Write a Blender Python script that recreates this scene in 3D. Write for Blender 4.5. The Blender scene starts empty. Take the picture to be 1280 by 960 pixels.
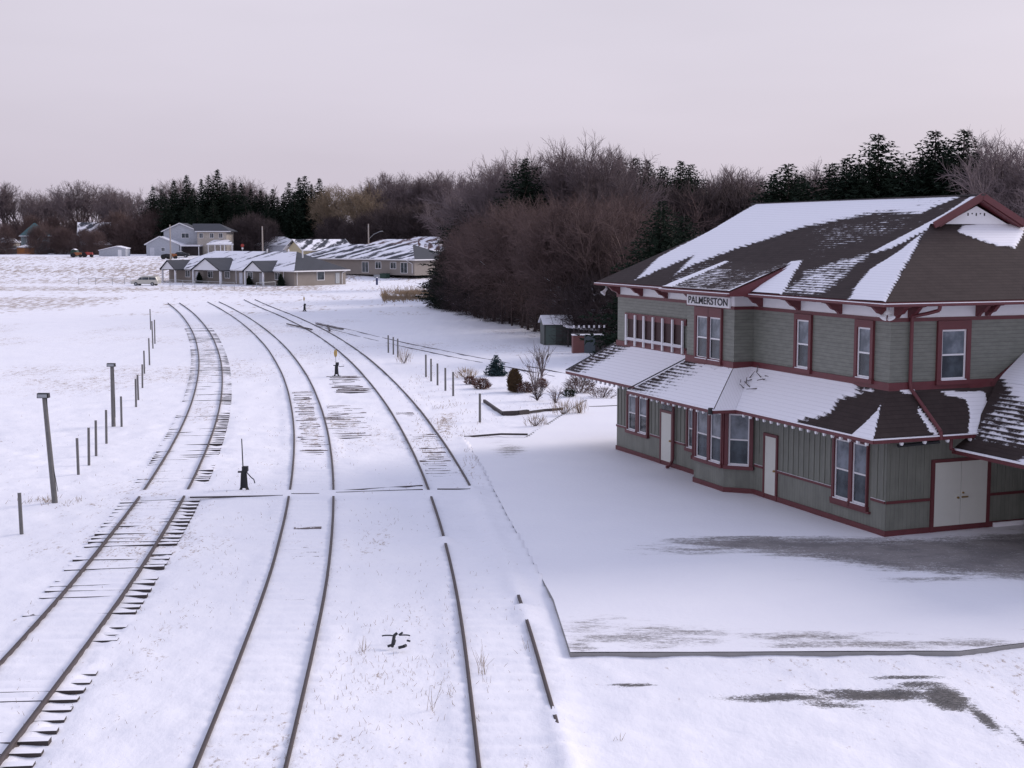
import bpy, math, random
import numpy as np
from mathutils import Vector, Matrix
random.seed(7)
RNG = np.random.default_rng(11)
R = math.radians
scene = bpy.context.scene
C = scene.collection
PI = math.pi
CAM_H = 8.8
FPX = 1739.0

# ------------------------------------------------------------------ helpers
def smooth(a, b, x):
    t = np.clip((np.asarray(x, float) - a) / (b - a), 0, 1)
    return t * t * (3 - 2 * t)

_perm = np.random.default_rng(5).random((256, 256))
def vnoise(x, y):
    x = np.asarray(x, float); y = np.asarray(y, float)
    xi = np.floor(x).astype(int); yi = np.floor(y).astype(int)
    fx = x - xi; fy = y - yi
    fx = fx * fx * (3 - 2 * fx); fy = fy * fy * (3 - 2 * fy)
    a = _perm[xi & 255, yi & 255]; b = _perm[(xi + 1) & 255, yi & 255]
    c = _perm[xi & 255, (yi + 1) & 255]; d = _perm[(xi + 1) & 255, (yi + 1) & 255]
    return (a * (1 - fx) + b * fx) * (1 - fy) + (c * (1 - fx) + d * fx) * fy
def fbm(x, y, o=3):
    s = 0; a = .5; t = 0
    for i in range(o):
        s = s + a * vnoise(x * 2 ** i + 17.3 * i, y * 2 ** i + 9.1 * i); t += a; a *= .5
    return s / t

def terrain(x, y):
    """large scale height of the land"""
    y = np.asarray(y, float); x = np.asarray(x, float)
    return -0.1 + 3.95 * smooth(262, 350, y) 
def gz(x, y):
    return float(terrain(x, y))

def bearing(px, d):
    """a place d metres out, on the bearing of a photo column"""
    return (px - 640) / FPX * (d + 0.7)
def top_at(py, d):
    return CAM_H + (295 - py) * d / FPX

def tag(o, label=None, cat=None, group=None, kind=None):
    if label: o['label'] = label
    if cat: o['category'] = cat
    if group: o['group'] = group
    if kind: o['kind'] = kind
    return o

def empty(name, loc, label, cat, rz=0, group=None):
    o = bpy.data.objects.new(name, None); C.objects.link(o)
    o.location = loc; o.rotation_euler = (0, 0, rz); o.empty_display_size = .3
    return tag(o, label, cat, group)

def copy_tree(o, parent=None):
    c = o.copy(); C.objects.link(c)
    if parent is not None: c.parent = parent
    for ch in list(o.children): copy_tree(ch, c)
    return c

class MB:
    def __init__(s): s.v = []; s.f = []; s.n = 0
    def add(s, verts, faces):
        k = len(s.v); s.v.extend([tuple(map(float, p)) for p in verts])
        s.f.extend([tuple(i + k for i in f) for f in faces]); return s
    def box(s, x0, x1, y0, y1, z0, z1, M=None):
        p = [(x0,y0,z0),(x1,y0,z0),(x1,y1,z0),(x0,y1,z0),(x0,y0,z1),(x1,y0,z1),(x1,y1,z1),(x0,y1,z1)]
        if M is not None: p = [tuple(M @ Vector(q)) for q in p]
        return s.add(p, [(0,3,2,1),(4,5,6,7),(0,1,5,4),(1,2,6,5),(2,3,7,6),(3,0,4,7)])
    def tube(s, p0, p1, r0, r1=None, n=8, caps=True):
        r1 = r0 if r1 is None else r1
        a = Vector(p0); b = Vector(p1); d = (b - a)
        if d.length < 1e-6: return s
        d.normalize(); u = d.orthogonal().normalized(); w = d.cross(u)
        vs = []
        for c, r in ((a, r0), (b, r1)):
            for i in range(n):
                t = 2 * PI * i / n; vs.append(tuple(c + (u * math.cos(t) + w * math.sin(t)) * r))
        fs = [(i, (i + 1) % n, n + (i + 1) % n, n + i) for i in range(n)]
        if caps: fs += [tuple(range(n))[::-1], tuple(range(n, 2 * n))]
        return s.add(vs, fs)
    def path(s, pts, r, n=6):
        for a, b in zip(pts[:-1], pts[1:]): s.tube(a, b, r, r, n)
        return s
    def beam(s, p0, p1, w, h):
        """rectangular bar, w horizontal, h vertical, centred on the line"""
        a = Vector(p0); b = Vector(p1); d = (b - a).normalized()
        side = d.cross(Vector((0, 0, 1)))
        side = Vector((1, 0, 0)) if side.length < 1e-4 else side.normalized()
        up = side.cross(d).normalized(); vs = []
        for c in (a, b):
            for i, j in ((-1,-1),(1,-1),(1,1),(-1,1)): vs.append(tuple(c + side * (i * w / 2) + up * (j * h / 2)))
        return s.add(vs, [(0,1,2,3),(7,6,5,4),(0,4,5,1),(1,5,6,2),(2,6,7,3),(3,7,4,0)])
    def prism(s, poly, d0, d1, axis):
        """poly of 2-d points extruded along axis ('x','y','z')"""
        n = len(poly)
        def P(q, d):
            return {'x': (d, q[0], q[1]), 'y': (q[0], d, q[1]), 'z': (q[0], q[1], d)}[axis]
        vs = [P(q, d0) for q in poly] + [P(q, d1) for q in poly]
        fs = [tuple(range(n)), tuple(range(2 * n - 1, n - 1, -1))] + [(i, i + n, (i + 1) % n + n, (i + 1) % n) for i in range(n)]
        return s.add(vs, fs)
    def build(s, name, mat, parent=None, fix=True, smooth_=False):
        me = bpy.data.meshes.new(name); me.from_pydata(s.v, [], s.f)
        if fix and len(s.f) < 6000:
            import bmesh
            bm = bmesh.new(); bm.from_mesh(me); bmesh.ops.recalc_face_normals(bm, faces=bm.faces); bm.to_mesh(me); bm.free()
        if smooth_:
            me.polygons.foreach_set('use_smooth', [True] * len(me.polygons))
        me.materials.append(mat); me.update()
        o = bpy.data.objects.new(name, me); C.objects.link(o)
        if parent is not None: o.parent = parent
        return o

def np_mesh(name, V, F, mat, parent=None, smooth_=False, attrs=None, uv=None):
    """numpy mesh, F (n,3) or (n,4)"""
    me = bpy.data.meshes.new(name); V = np.asarray(V, np.float32); F = np.asarray(F, np.int32); k = F.shape[1]
    me.vertices.add(len(V)); me.vertices.foreach_set('co', V.ravel())
    me.loops.add(F.size); me.loops.foreach_set('vertex_index', F.ravel())
    me.polygons.add(len(F)); me.polygons.foreach_set('loop_start', np.arange(0, F.size, k, dtype=np.int32))
    me.polygons.foreach_set('loop_total', np.full(len(F), k, np.int32))
    me.update(calc_edges=True); me.validate()
    if smooth_: me.polygons.foreach_set('use_smooth', np.ones(len(F), bool))
    for a, val in (attrs or {}).items():
        at = me.attributes.new(a, 'FLOAT', 'POINT'); at.data.foreach_set('value', np.asarray(val, np.float32))
    if uv is not None:
        l = me.uv_layers.new(name='UVMap'); l.data.foreach_set('uv', np.asarray(uv, np.float32)[F.ravel()].ravel())
    me.materials.append(mat)
    o = bpy.data.objects.new(name, me); C.objects.link(o)
    if parent is not None: o.parent = parent
    return o

# ------------------------------------------------------------------ materials
class NT:
    def __init__(s, name):
        s.m = bpy.data.materials.new(name); s.m.use_nodes = True; s.t = s.m.node_tree
        s.b = s.t.nodes['Principled BSDF']
    def n(s, ty, **k):
        o = s.t.nodes.new(ty)
        for a, v in k.items(): setattr(o, a, v)
        return o
    def l(s, a, b): s.t.links.new(a, b)
    def val(s, sock, v):
        if isinstance(v, (int, float)): sock.default_value = v
        elif isinstance(v, tuple): sock.default_value = v if len(v) == len(sock.default_value) else v + (1,)
        else: s.l(v, sock)
    def math(s, op, a, b=0.0, c=None, clamp=False):
        o = s.n('ShaderNodeMath', operation=op, use_clamp=clamp); s.val(o.inputs[0], a); s.val(o.inputs[1], b)
        if c is not None: s.val(o.inputs[2], c)
        return o.outputs[0]
    def mix(s, f, a, b):
        o = s.n('ShaderNodeMix', data_type='RGBA'); s.val(o.inputs[0], f); s.val(o.inputs[6], a); s.val(o.inputs[7], b); return o.outputs[2]
    def ramp(s, f, a, b, c0=(0,0,0,1), c1=(1,1,1,1)):
        o = s.n('ShaderNodeMapRange', interpolation_type='SMOOTHSTEP'); s.val(o.inputs[0], f)
        o.inputs[1].default_value = a; o.inputs[2].default_value = b; return o.outputs[0]
    def coord(s, which='Object', scale=(1,1,1), src=None):
        if src is None: src = s.n('ShaderNodeTexCoord').outputs[which]
        o = s.n('ShaderNodeMapping'); s.l(src, o.inputs[0]); o.inputs['Scale'].default_value = scale; return o.outputs[0]
    def noise(s, vec, scale, detail=3, rough=.55):
        o = s.n('ShaderNodeTexNoise'); s.l(vec, o.inputs['Vector']); o.inputs['Scale'].default_value = scale
        o.inputs['Detail'].default_value = detail; o.inputs['Roughness'].default_value = rough; return o.outputs[0]
    def bump(s, h, strength, dist, normal=None):
        o = s.n('ShaderNodeBump'); s.l(h, o.inputs['Height']); o.inputs['Strength'].default_value = strength
        o.inputs['Distance'].default_value = dist
        if normal is not None: s.l(normal, o.inputs['Normal'])
        return o.outputs[0]
    def geo(s, w): return s.n('ShaderNodeNewGeometry').outputs[w]
    def attr(s, nme): return s.n('ShaderNodeAttribute', attribute_name=nme).outputs['Fac']
    def out(s, col=None, rough=None, normal=None, **kw):
        if col is not None: s.val(s.b.inputs['Base Color'], col)
        if rough is not None: s.val(s.b.inputs['Roughness'], rough)
        if normal is not None: s.l(normal, s.b.inputs['Normal'])
        for k, v in kw.items(): s.val(s.b.inputs[k.replace('_', ' ')], v)
        return s.m

SNOW = (.875, .865, .905, 1)
def plain(name, col, rough=.6, var=.18, scale=3.0, metallic=0.0, bump=0.0):
    m = NT(name); w = m.coord('Object')
    nz = m.noise(w, scale, 4)
    f = m.math('MULTIPLY_ADD', nz, 2 * var, 1 - var)
    hsv = m.n('ShaderNodeHueSaturation'); hsv.inputs['Color'].default_value = col + (1,) if len(col) == 3 else col
    m.l(f, hsv.inputs['Value'])
    nrm = m.bump(m.noise(w, scale * 12, 2), .3, bump) if bump else None
    return m.out(hsv.outputs[0], rough, nrm, Metallic=metallic)

def snow_capped(name, col, rough=.8, thr=.55, amt=.5, scale=6.0, rnd=0.0):
    """colour col with snow lying on the faces that look up"""
    m = NT(name); w = m.coord('Object'); nz = m.noise(w, scale, 4)
    wv = m.n('ShaderNodeNewGeometry'); sep = m.n('ShaderNodeSeparateXYZ'); m.l(wv.outputs['Normal'], sep.inputs[0])
    wn = m.noise(m.coord(src=wv.outputs['Position']), 1.3, 3)
    up = m.ramp(sep.outputs[2], thr - .08, thr + .08)
    cov = m.ramp(m.math('ADD', wn, m.math('MULTIPLY', m.math('SUBTRACT', nz, .5), .5)), .5 - amt * .25 - .04, .5 - amt * .25 + .04)
    f = m.math('MULTIPLY', up, cov)
    c1 = m.mix(nz, tuple(c * .7 for c in col[:3]) + (1,), tuple(min(1, c * 1.3) for c in col[:3]) + (1,))
    return m.out(m.mix(f, c1, SNOW), rough)

M = {}
M['concrete_snow'] = None
def make_ground_mat():
    m = NT('snow_ground'); g = m.n('ShaderNodeNewGeometry'); pos = g.outputs['Position']
    gr = m.attr('grass'); ba = m.attr('bare')
    n1 = m.noise(m.coord(src=pos, scale=(1.1, .45, 1)), 3.2, 7, .68)
    n2 = m.noise(m.coord(src=pos, scale=(1, .5, 1)), 11, 6, .75)
    v = m.math('ADD', m.math('MULTIPLY', n1, .45), m.math('MULTIPLY', n2, .55))
    n0 = m.noise(m.coord(src=pos, scale=(1.5, .30, 1)), 1.0, 5, .68)
    fr_ = m.attr('far')
    v = m.math('ADD', m.math('MULTIPLY', v, m.math('SUBTRACT', 1.0, fr_)), m.math('MULTIPLY', n0, fr_))
    v = m.math('ADD', v, m.math('MULTIPLY', m.math('SUBTRACT', gr, .5), .42))
    mask = m.ramp(v, .51, .60)
    n3 = m.noise(m.coord(src=pos, scale=(.8, 2.6, 1)), 3.2, 9, .75)
    bm = m.ramp(m.math('ADD', ba, m.math('MULTIPLY', m.math('SUBTRACT', n3, .5), 1.7)), .33, .43)
    bsp = m.noise(m.coord(src=pos, scale=(.8, 1.8, 1)), 16, 6, .8)
    bm = m.math('MULTIPLY', bm, m.ramp(m.math('ADD', bsp, m.math('MULTIPLY', m.math('SUBTRACT', ba, .5), .6)), .43, .50))
    straw = m.mix(n2, (.16, .105, .07, 1), (.40, .29, .20, 1))
    asph = m.mix(m.ramp(bsp, .35, .65), (.03, .028, .028, 1), (.17, .16, .155, 1))
    tone = m.noise(m.coord(src=pos), .35, 3)
    sn = m.mix(tone, (.815, .81, .865, 1), (.90, .89, .915, 1))
    c = m.mix(m.math('MULTIPLY', mask, .8), sn, straw)
    c = m.mix(bm, c, asph)
    fine = m.math('ADD', m.noise(m.coord(src=pos, scale=(1, .6, 1)), 5, 6, .62), m.math('MULTIPLY', m.noise(m.coord(src=pos, scale=(1, .7, 1)), .9, 3, .5), 2.5))
    nr = m.bump(fine, .4, .05)
    return m.out(c, .65, nr, Specular_IOR_Level=.25)
M['ground'] = make_ground_mat()

def make_platform_mat():
    m = NT('concrete_under_snow'); pos = m.geo('Position')
    ba = m.attr('bare')
    n1 = m.noise(m.coord(src=pos, scale=(.45, 1.6, 1)), 1.6, 10, .74)
    n2 = m.noise(m.coord(src=pos, scale=(.8, 2.2, 1)), 7, 7, .78)
    v = m.math('ADD', ba, m.math('ADD', m.math('MULTIPLY', m.math('SUBTRACT', n1, .5), 2.0), m.math('MULTIPLY', m.math('SUBTRACT', n2, .5), 1.0)))
    mask = m.ramp(v, .0, .55)
    psp = m.noise(m.coord(src=pos, scale=(.7, 1.6, 1)), 13, 6, .8)
    mask = m.math('MULTIPLY', mask, m.ramp(m.math('ADD', psp, m.math('MULTIPLY', v, .22)), .44, .62))
    conc = m.mix(m.noise(m.coord(src=pos), 2.2, 8, .8), (.13, .115, .11, 1), (.33, .30, .285, 1))
    conc = m.mix(m.math('MULTIPLY', m.ramp(m.noise(m.coord(src=pos), .8, 6, .7), .42, .62), .55), conc, (.085, .078, .078, 1))
    tone = m.noise(m.coord(src=pos), .4, 3)
    sn = m.mix(tone, (.83, .82, .865, 1), (.895, .885, .905, 1))
    c = m.mix(m.math('MULTIPLY', mask, .93), sn, conc)
    nr = m.bump(m.math('ADD', m.noise(m.coord(src=pos), 6, 5), m.math('MULTIPLY', mask, -.6)), .35, .03)
    return m.out(c, .6, nr, Specular_IOR_Level=.25)
M['platform'] = make_platform_mat()

def make_shingles(name, col0, col1, speck=1.0):
    """shingle rows; vertex attribute 'snow' says how much snow lies there, the rows and a noise give it its edge"""
    m = NT(name); uv = m.n('ShaderNodeTexCoord').outputs['UV']
    sep = m.n('ShaderNodeSeparateXYZ'); m.l(uv, sep.inputs[0])
    row = m.math('FRACT', m.math('DIVIDE', sep.outputs[1], .145))
    rown = m.math('FLOOR', m.math('DIVIDE', sep.outputs[1], .145))
    cell = m.n('ShaderNodeCombineXYZ'); m.l(m.math('MULTIPLY', sep.outputs[0], 1.7), cell.inputs[0]); m.l(m.math('MULTIPLY', rown, 7.31), cell.inputs[1])
    nr = m.noise(cell.outputs[0], 1.0, 5, .7)
    na = m.noise(m.coord(src=uv, scale=(1, 1.4, 1)), 1.6, 8, .72)
    sn = m.attr('snow')
    v = m.math('ADD', sn, m.math('MULTIPLY', m.math('SUBTRACT', nr, .5), .50 * speck))
    nf = m.noise(m.coord(src=uv, scale=(1.3, 3.2, 1)), 3.6, 6, .75)
    v = m.math('ADD', v, m.math('MULTIPLY', m.math('SUBTRACT', nf, .5), .75))
    v = m.math('ADD', v, m.math('MULTIPLY', m.math('SUBTRACT', na, .5), .75))
    v = m.math('ADD', v, m.math('MULTIPLY', m.math('SUBTRACT', .5, row), .30))
    mask = m.ramp(v, .44, .62)
    col = m.mix(m.math('MULTIPLY_ADD', nr, 1.6, -.3, True), col0, col1)
    ln = m.math('LESS_THAN', row, .12)
    col = m.mix(m.math('MULTIPLY', ln, .45), col, tuple(c * .45 for c in col0[:3]) + (1,))
    tone = m.noise(m.coord(src=uv), .5, 2)
    col = m.mix(m.math('MULTIPLY', tone, .5), col, col1)
    c = m.mix(m.math('MULTIPLY', mask, m.math('SUBTRACT', 1.0, m.math('MULTIPLY', ln, m.math('MULTIPLY', nf, .28)))), col, SNOW)
    rg = m.math('MULTIPLY_ADD', mask, -.2, .85)
    h = m.math('ADD', m.math('MULTIPLY', mask, 1.0), m.math('MULTIPLY', row, -.25))
    return m.out(c, rg, m.bump(h, .6, .03), Specular_IOR_Level=.12)
M['shingle'] = make_shingles('brown_shingles', (.028, .021, .021, 1), (.066, .050, .047, 1))

def make_far_roof(name, col, amt):
    m = NT(name); uv = m.n('ShaderNodeTexCoord').outputs['UV']
    rot = m.n('ShaderNodeMapping'); m.l(uv, rot.inputs[0]); rot.inputs['Rotation'].default_value = (0, 0, R(-42))
    rs = m.n('ShaderNodeMapping'); m.l(rot.outputs[0], rs.inputs[0]); rs.inputs['Scale'].default_value = (.11, .75, 1)
    n1 = m.noise(rs.outputs[0], 1.0, 3, .5)
    v = m.ramp(m.math('ADD', m.math('MULTIPLY', m.noise(m.coord(src=uv), .35, 5, .7), .4), m.math('MULTIPLY', m.math('ADD', n1, amt - .5), .6)), .45, .53)
    return m.out(m.mix(v, m.mix(n1, tuple(c * .7 for c in col) + (1,), tuple(c * 1.4 for c in col) + (1,)), SNOW), .75)
M['roof_dark'] = make_far_roof('dark_shingles_streaked_with_snow', (.035, .038, .05), .485)
M['roof_bare'] = make_far_roof('dark_shingles', (.035, .038, .048), .12)
M['roof_white'] = make_far_roof('snowed_shingles', (.04, .04, .05), .60)
M['roof_red'] = make_far_roof('red_brown_shingles_streaked_with_snow', (.10, .05, .045), .50)
M['roof_green'] = make_far_roof('green_metal_roof', (.04, .10, .11), .12)

def make_clap(name, col, pitch, axis, depth=.4):
    """painted boards; seams every pitch metres"""
    m = NT(name); oc = m.n('ShaderNodeTexCoord').outputs['Object']; sep = m.n('ShaderNodeSeparateXYZ'); m.l(oc, sep.inputs[0])
    if axis == 'z': s = sep.outputs[2]
    else: s = m.math('ADD', sep.outputs[0], sep.outputs[1])
    fr = m.math('FRACT', m.math('DIVIDE', s, pitch))
    ln = m.math('LESS_THAN', fr, .16)
    nz = m.noise(m.coord('Object', (1, 1, 3 if axis == 'z' else .4)), 2.5, 5, .65)
    c = m.mix(m.ramp(nz, .3, .7), tuple(x * .87 for x in col) + (1,), tuple(x * 1.15 for x in col) + (1,))
    c = m.mix(m.math('MULTIPLY', ln, depth), c, tuple(x * .35 for x in col) + (1,))
    h = fr if axis == 'z' else m.math('MULTIPLY', ln, -1.0)
    return m.out(c, .55, m.bump(h, .5, .012))
SAGE = (.172, .180, .154)
M['clap'] = make_clap('sage_clapboard', SAGE, .115, 'z')
M['board'] = make_clap('sage_boards', SAGE, .15, 'xy', .25)
M['batten'] = plain('sage_batten', (.184, .192, .164), .55)
M['red'] = plain('oxblood_paint', (.118, .026, .031), .5, .25, 4)
M['darkred'] = plain('dark_oxblood_panel', (.03, .008, .009), .6)
M['white'] = plain('white_paint', (.74, .74, .76), .5, .06)
M['door'] = plain('cream_white_door_paint', (.62, .63, .58), .45, .05)
M['soffit'] = plain('soffit_paint', (.10, .03, .03), .7)
M['brass'] = plain('brass', (.45, .30, .12), .35, .1, 8, .9)
M['snowm'] = plain('lying_snow', (.875, .865, .905), .7, .04, 2)
def glass(nm='window_glass', ca=(.012, .018, .024, 1), cb=(.06, .08, .095, 1)):
    m = NT(nm); w = m.coord('Object'); nz = m.noise(w, 1.3, 4, .6)
    c = m.mix(m.ramp(nz, .35, .65), ca, cb)
    return m.out(c, .08, m.bump(m.noise(w, 2.5, 2), .12, .02), Specular_IOR_Level=.5, IOR=1.5)
M['glass'] = glass()
M['glass_up'] = glass('window_glass_upper', (.07, .09, .11, 1), (.22, .25, .29, 1))  # upper panes: paler blue-grey base colour than the lower ones
M['curtain'] = plain('pale_blind', (.32, .34, .37), .7, .1)
M['rail'] = plain('rusted_rail', (.06, .044, .043), .6, .4, 5)
M['tie_snow'] = snow_capped('snowed_sleeper', (.05, .04, .038), .85, .6, 1.0, 5)
M['tie_bare'] = snow_capped('weathered_sleeper', (.16, .13, .125), .85, .6, .15, 14)
M['wood_post'] = snow_capped('grey_post_wood', (.15, .145, .14), .85, .6, .6)
M['iron'] = plain('black_iron', (.012, .013, .016), .6, .3, 8)
M['yellow'] = plain('yellow_target_paint', (.55, .36, .06), .5, .15)
M['galv'] = plain('galvanised_steel', (.32, .34, .36), .45, .15, 5, .5)
M['brick'] = plain('buff_brick', (.24, .212, .190), .85, .12, 1.5)
M['blueside'] = make_clap('pale_blue_siding', (.40, .42, .46), .22, 'z', .3)
M['creamside'] = make_clap('beige_siding', (.42, .38, .33), .22, 'z', .3)
M['yellowside'] = make_clap('pale_yellow_siding', (.48, .42, .27), .22, 'z', .3)
M['whiteside'] = make_clap('white_siding', (.55, .56, .60), .22, 'z', .2)
M['greyside'] = make_clap('grey_green_siding', (.20, .25, .26), .22, 'z', .3)
M['greenwood'] = make_clap('faded_green_boards', (.05, .062, .055), .3, 'xy', .5)
M['orangewood'] = plain('orange_cladding', (.42, .17, .05), .6)
M['tyre'] = plain('tyre_rubber', (.012, .012, .013), .8)
M['van'] = plain('champagne_car_paint', (.50, .49, .44), .3, .04, 2, .4)
M['redpaint'] = plain('red_machine_paint', (.33, .04, .03), .4)
M['orangepaint'] = plain('orange_machine_paint', (.30, .10, .03), .4)
M['darkgreen'] = plain('dark_green_canvas', (.02, .05, .035), .7)
M['timber'] = plain('dark_timber', (.05, .04, .04), .8, .3, 4)
M['pole'] = plain('weathered_pole', (.34, .30, .27), .8, .15, 3)

def tree_mat(name, c0, c1, rough=.9, snow=0.0, vs=1.2):
    m = NT(name); pos = m.geo('Position'); oi = m.n('ShaderNodeObjectInfo')
    nz = m.noise(m.coord(src=pos), vs, 3, .6)
    f = m.math('ADD', m.math('MULTIPLY', nz, .75), m.math('MULTIPLY', oi.outputs['Random'], .35), clamp=True)
    c = m.mix(f, c0, c1)
    if snow:
        sep = m.n('ShaderNodeSeparateXYZ'); m.l(m.geo('Normal'), sep.inputs[0])
        up = m.ramp(sep.outputs[2], .55, .75)
        sc = m.ramp(m.noise(m.coord(src=pos), 2.2, 3), .62 - snow * .2, .68 - snow * .2)
        c = m.mix(m.math('MULTIPLY', up, sc), c, SNOW)
    return m.out(c, rough, Specular_IOR_Level=.1)
M['bark'] = tree_mat('grey_bark', (.075, .06, .062, 1), (.15, .125, .12, 1))
M['bark_snow'] = tree_mat('dark_bark_with_snow', (.04, .03, .03, 1), (.085, .065, .06, 1), snow=.5)
M['twig'] = tree_mat('grey_brown_twigs', (.12, .095, .10, 1), (.23, .185, .188, 1))
M['twig_red'] = tree_mat('red_brown_twigs', (.072, .052, .052, 1), (.185, .128, .117, 1), vs=.3)
M['twig_dark'] = tree_mat('dark_brown_twigs', (.045, .035, .037, 1), (.11, .085, .085, 1), vs=.4)
M['twig_yellow'] = tree_mat('yellow_willow_twigs', (.16, .122, .085, 1), (.27, .21, .15, 1))
M['needle'] = tree_mat('dark_spruce_needles', (.007, .013, .010, 1), (.026, .040, .026, 1))
M['needle_blue'] = tree_mat('blue_spruce_needles', (.02, .04, .045, 1), (.05, .085, .09, 1), snow=.4)
M['straw'] = tree_mat('dry_grass', (.20, .14, .09, 1), (.42, .32, .22, 1))
M['leaf_red'] = tree_mat('dead_russet_leaves', (.075, .035, .028, 1), (.17, .085, .065, 1), snow=.7)
M['leaf_brown'] = tree_mat('brown_clipped_shrub', (.07, .045, .028, 1), (.14, .095, .055, 1), vs=3)

# ------------------------------------------------------------------ camera, sky, sun
cam_d = bpy.data.cameras.new('camera'); cam = bpy.data.objects.new('camera', cam_d); C.objects.link(cam)
cam.location = (0, 0, CAM_H); cam.rotation_euler = (R(90) - math.atan(185 / FPX), 0, 0)
cam_d.sensor_width = 36; cam_d.lens = FPX / 1280 * 36; cam_d.clip_end = 6000; cam_d.clip_start = .2
scene.camera = cam
SUN_EL, SUN_AZ = 24, 62          # azimuth measured clockwise from +Y
w = bpy.data.worlds.new('World'); scene.world = w; w.use_nodes = True
nt = w.node_tree; bg = nt.nodes['Background']
sky = nt.nodes.new('ShaderNodeTexSky'); sky.sky_type = 'NISHITA'; sky.sun_disc = False
sky.sun_elevation = R(SUN_EL); sky.sun_rotation = R(SUN_AZ); sky.dust_density = 3
tc = nt.nodes.new('ShaderNodeTexCoord'); mp = nt.nodes.new('ShaderNodeMapping'); mp.inputs['Scale'].default_value = (1, 1, 5)
nt.links.new(tc.outputs['Generated'], mp.inputs[0])
nz = nt.nodes.new('ShaderNodeTexNoise'); nz.inputs['Scale'].default_value = 1.6; nz.inputs['Detail'].default_value = 4; nt.links.new(mp.outputs[0], nz.inputs[0])
sx = nt.nodes.new('ShaderNodeSeparateXYZ'); nt.links.new(tc.outputs['Generated'], sx.inputs[0])
mr = nt.nodes.new('ShaderNodeMapRange'); nt.links.new(sx.outputs[2], mr.inputs[0]); mr.inputs[1].default_value = -.02; mr.inputs[2].default_value = .22
r1 = nt.nodes.new('ShaderNodeMix'); r1.data_type = 'RGBA'; nt.links.new(mr.outputs[0], r1.inputs[0])
r1.inputs[6].default_value = (5.5, 4.95, 5.95, 1); r1.inputs[7].default_value = (6.5, 6.05, 6.9, 1)
mr3 = nt.nodes.new('ShaderNodeMapRange'); nt.links.new(sx.outputs[2], mr3.inputs[0]); mr3.inputs[1].default_value = .2; mr3.inputs[2].default_value = .75
r4 = nt.nodes.new('ShaderNodeMix'); r4.data_type = 'RGBA'; nt.links.new(mr3.outputs[0], r4.inputs[0]); nt.links.new(r1.outputs[2], r4.inputs[6]); r4.inputs[7].default_value = (5.3, 5.7, 7.9, 1)
r2 = nt.nodes.new('ShaderNodeMix'); r2.data_type = 'RGBA'; r2.blend_type = 'MULTIPLY'; r2.inputs[0].default_value = 1
mr2 = nt.nodes.new('ShaderNodeMapRange'); nt.links.new(nz.outputs[0], mr2.inputs[0]); mr2.inputs[1].default_value = .3; mr2.inputs[2].default_value = .7; mr2.inputs[3].default_value = .90; mr2.inputs[4].default_value = 1.06
nt.links.new(r4.outputs[2], r2.inputs[6]); nt.links.new(mr2.outputs[0], r2.inputs[7])
r3 = nt.nodes.new('ShaderNodeMix'); r3.data_type = 'RGBA'; r3.inputs[0].default_value = .88
nt.links.new(sky.outputs[0], r3.inputs[6]); nt.links.new(r2.outputs[2], r3.inputs[7])
nt.links.new(r3.outputs[2], bg.inputs[0]); bg.inputs[1].default_value = .11
sd = bpy.data.lights.new('sun', 'SUN'); sun = bpy.data.objects.new('sun', sd); C.objects.link(sun)
sd.energy = 2.5; sd.angle = R(22); sd.color = (1, .90, .87)
az = R(SUN_AZ); el = R(SUN_EL)
dirv = Vector((math.sin(az) * math.cos(el), math.cos(az) * math.cos(el), math.sin(el)))
sun.rotation_euler = dirv.to_track_quat('Z', 'Y').to_euler()
vs_ = scene.view_settings; vs_.view_transform = 'Standard'; vs_.look = 'None'; vs_.gamma = 1; vs_.exposure = 0.10
try: scene.display_settings.display_device = 'sRGB'
except Exception: pass

# ------------------------------------------------------------------ tracks (centre lines in metres)
T1 = [(-8.6,12),(-9.37,22.4),(-10.48,34.8),(-11.99,47.3),(-13.85,59.7),(-16.03,72.2),(-18.48,84.6),(-21.16,97.1),(-24.05,109.5),(-27.11,122.0),(-30.34,134.4),(-33.72,146.8),(-37.25,159.3),(-40.93,171.7),(-44.77,184.2)]
T2 = [(-3.9,12),(-4.53,22.4),(-5.53,35.1),(-6.98,47.8),(-8.82,60.6),(-10.98,73.3),(-13.42,86.1),(-16.12,98.8),(-19.05,111.6),(-22.19,124.3),(-25.51,137.0),(-29.01,149.8),(-32.66,162.5),(-36.45,175.3),(-40.35,188.0)]
T3 = [(.8,12),(0.2,22.5),(-0.79,35.7),(-2.29,49.0),(-4.16,62.2),(-6.34,75.5),(-8.79,88.7),(-11.51,102.0),(-14.5,115.2),(-17.77,128.5),(-21.32,141.7),(-25.1,155.0),(-29.04,168.2),(-32.99,181.5),(-36.74,194.8)]
T4 = [(3.4,88.3),(2.1,91.2),(0.23,95.0),(-1.96,99.2),(-4.09,103.6),(-6.16,108.1),(-8.16,112.5),(-10.09,117.0),(-11.96,121.4),(-13.77,125.9),(-15.52,130.4),(-17.3,134.8),(-19.2,139.3),(-21.1,143.7)]
def dense(P, step=.5):
    P = [Vector((a, b, 0)) for a, b in P]; out = []
    Q = [P[0] * 2 - P[1]] + P + [P[-1] * 2 - P[-2]]
    for i in range(1, len(Q) - 2):
        a, b, c, d = Q[i-1], Q[i], Q[i+1], Q[i+2]; n = max(2, int((c - b).length / step))
        for k in range(n):
            t = k / n
            out.append(.5 * ((2*b) + (c - a) * t + (2*a - 5*b + 4*c - d) * t*t + (3*b - a - 3*c + d) * t**3))
    out.append(P[-1]); return np.array([(p.x, p.y) for p in out])
DT = {k: dense(v) for k, v in dict(a=T1, b=T2, c=T3, d=T4).items()}
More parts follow.
